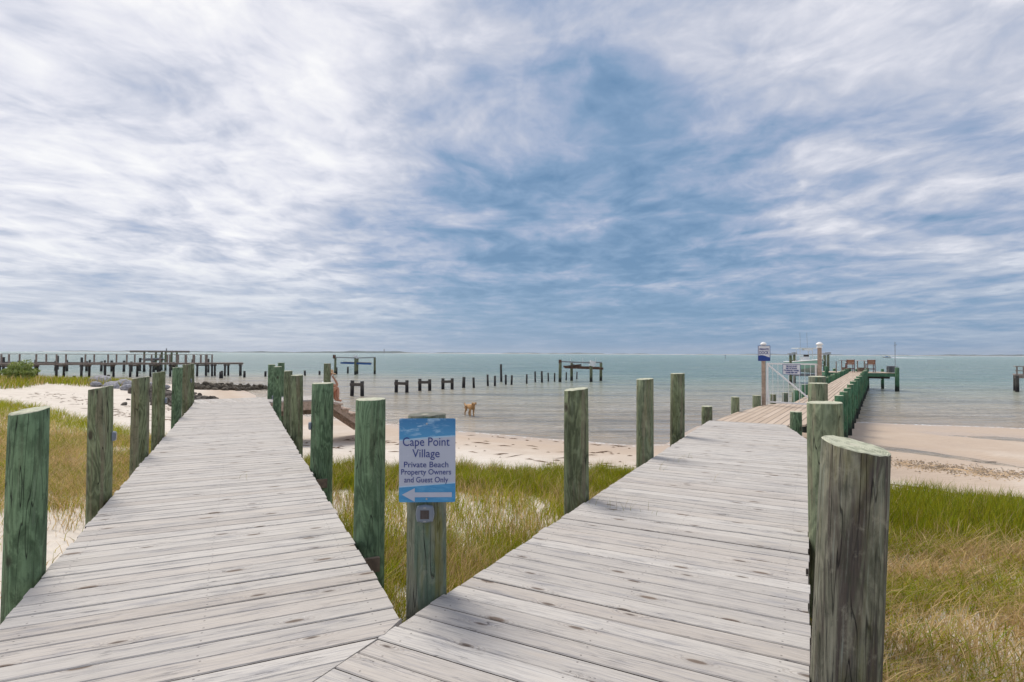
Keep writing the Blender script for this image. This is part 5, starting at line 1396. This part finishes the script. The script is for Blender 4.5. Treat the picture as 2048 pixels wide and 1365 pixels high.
# blades that come up through the right boardwalk
def sprig(px, py_, n_, rad):
    p_ = P(px, py_, 0); return p_.x+rng.normal(0, rad, n_), p_.y+rng.normal(0, rad, n_)
sx_, sy_ = [], []
for px, py_, n_ in ((1245, 1022, 8), (1262, 1024, 6), (1215, 1015, 4), (1180, 1010, 5), (1320, 940, 4), (1370, 915, 6), (1350, 925, 4), (1300, 1028, 3), (1428, 960, 3), (480, 960, 3), (395, 860, 4)):
    a, b_ = sprig(px, py_, n_, .05); sx_.append(a); sy_.append(b_)
X = np.concatenate(sx_); Y = np.concatenate(sy_)
_g = ground
def ground(x, y, _g=_g): return np.full(np.shape(x), -.02), 0
blades('grass_sprigs', X, Y, rng.uniform(.10, .24, len(X)), np.full(len(X), .0028), tints(X, Y, np.full(len(X), .8), .8), rng.uniform(.3, 1.2, len(X)), M['grass'], 'thin grass blades poking up between the planks of the right boardwalk')
ground = _g

# ------------------------------------------------------------------ wrack, shells, twigs on the sand
def flakes(name, X, Y, L, Wd, ang, material, label, cat, h=.012, kind='stuff'):
    mb = MB(); Z = ground(X, Y)[0]
    for x_, y_, z_, l_, w_, a_ in zip(X, Y, Z, L, Wd, ang):
        ca_, sa_ = math.cos(a_), math.sin(a_)
        pts = [(-l_/2, 0, 0), (-l_*.2, w_/2, 0), (l_*.25, w_*.4, 0), (l_/2, 0, 0), (l_*.2, -w_/2, 0), (-l_*.25, -w_*.4, 0), (0, 0, h+w_*.15)]
        q = [(x_+px_*ca_-py_*sa_, y_+px_*sa_+py_*ca_, z_+pz_+.003) for px_, py_, pz_ in pts]
        mb.add(q, [(i, (i+1) % 6, 6) for i in range(6)])
    o_ = mb.build(name, material); tag(o_, label, cat, kind=kind); return o_
M['wrack'] = simple('dry_seaweed', (.16, .10, .06), .9, var=.5, scale=20)
M['shell'] = simple('shell_bits', (.42, .30, .18), .8, var=.6, scale=3)
M['pebble'] = simple('dark_pebbles', (.14, .11, .09), .7, var=.5, scale=6)
pts = []
for (px0, py0, px1, py1, n_, z_, j) in ((560, 880, 800, 905, 30, -1.2, .25), (700, 873, 820, 880, 20, -1.25, .2), (905, 880, 1270, 905, 28, -1.3, .35), (900, 895, 1270, 925, 30, -1.2, .3), (930, 868, 1270, 895, 22, -1.42, .12),
                                 (100, 788, 330, 815, 90, -.8, .5), (230, 812, 380, 828, 50, -.9, .4), (300, 800, 360, 806, 60, -.95, .5), (60, 782, 200, 790, 50, -.8, .6), (380, 805, 520, 790, 40, -1.1, .6), (1780, 962, 2040, 978, 80, -1.15, .12)):
    for i in range(n_):
        t = random.random(); p_ = P(px0+(px1-px0)*t, py0+(py1-py0)*t, z_); pts.append((p_.x+random.gauss(0, j), p_.y+random.gauss(0, j)))
pts = np.array(pts); n_ = len(pts)
flakes('seaweed_wrack', pts[:, 0], pts[:, 1], rng.gamma(1.6, .13, n_)+.04, rng.uniform(.02, .07, n_), rng.normal(0, .35, n_), M['wrack'], 'dark bits of dry seaweed lying in lines on the pale sand', 'seaweed')
pts = []
for i in range(1500):
    t = random.random(); p_ = P(1775+280*t, 922+32*t, -1.38); pts.append((p_.x+random.gauss(0, .35), p_.y+random.gauss(0, .38)))
pts = np.array(pts); n_ = len(pts)
flakes('shell_line', pts[:, 0], pts[:, 1], rng.uniform(.02, .07, n_), rng.uniform(.015, .05, n_), rng.uniform(0, 6, n_), M['shell'], 'line of shell bits and orange pebbles along the right-hand beach', 'shells', .008)
flakes('pebble_line', pts[::4, 0]+.1, pts[::4, 1]+.15, rng.uniform(.02, .06, len(pts[::4])), rng.uniform(.02, .05, len(pts[::4])), rng.uniform(0, 6, len(pts[::4])), M['pebble'], 'dark pebbles strewn along the same tide line on the right-hand beach', 'pebbles', .01)
for a_, b_, lb in (((1970, 919), (2008, 919), 'thin dark stick lying on the wet sand at the right'), ((1943, 922), (1962, 925), 'short dark twig on the wet sand, left of the longer stick')):
    p_, q = P(*a_, -1.42), P(*b_, -1.42)
    mb = MB(); md = (p_+q)/2; z0 = gz(md.x, md.y)+.015; kx = (q-p_)/2
    mb.tube([(-kx.x, -kx.y, 0), (-kx.x*.2, -kx.y*.2+.015, .01), (kx.x, kx.y, .0)], [.006, .009, .005], 6)
    o_ = mb.build('driftwood_stick', M['joist_dark'], loc=(md.x, md.y, z0)); tag(o_, lb, 'stick')
# foam thread along the shoreline
xs_ = np.arange(-8.5, 21, .06); ys_ = np.interp(xs_, SHORE[:, 0], SHORE[:, 1])
fx, fy = [], []
for x_, y_ in zip(xs_, ys_):
    yy = np.linspace(y_-2, y_+2, 60); zz, _ = ground(np.full(60, x_), yy); idx = np.argmax(zz < SEA+.012)
    if zz[idx] < SEA+.012: fx.append(x_); fy.append(yy[idx])
fx = np.array(fx); fy = np.array(fy)+rng.normal(0, .03, len(fx)); keep = (rng.random(len(fx)) < .35+.4*wob(fx, fy, 3, 6, 1.5)); n_ = int(keep.sum())
_g2 = ground
def ground(x, y): return np.full(np.shape(x), SEA+.012), 0
flakes('shore_foam', fx[keep], fy[keep], rng.uniform(.06, .22, n_), rng.uniform(.02, .05, n_), rng.normal(-.3, .3, n_), M['foam'], 'broken thread of white foam along the water edge', 'foam', .004)
ground = _g2

# ------------------------------------------------------------------ haze over the sound
hzm = bpy.data.materials.new('sea_haze'); hzm.use_nodes = True; ht = hzm.node_tree; ht.nodes.clear()
pv = ht.nodes.new('ShaderNodeVolumePrincipled'); pv.inputs['Color'].default_value = (.82, .90, 1, 1); pv.inputs['Density'].default_value = .00009; pv.inputs['Anisotropy'].default_value = .3
ho = ht.nodes.new('ShaderNodeOutputMaterial'); ht.links.new(pv.outputs[0], ho.inputs['Volume'])
hb = MB().box((0, 0, 22), (17000, 17000, 56)).build('haze', hzm); tag(hb, kind='stuff')
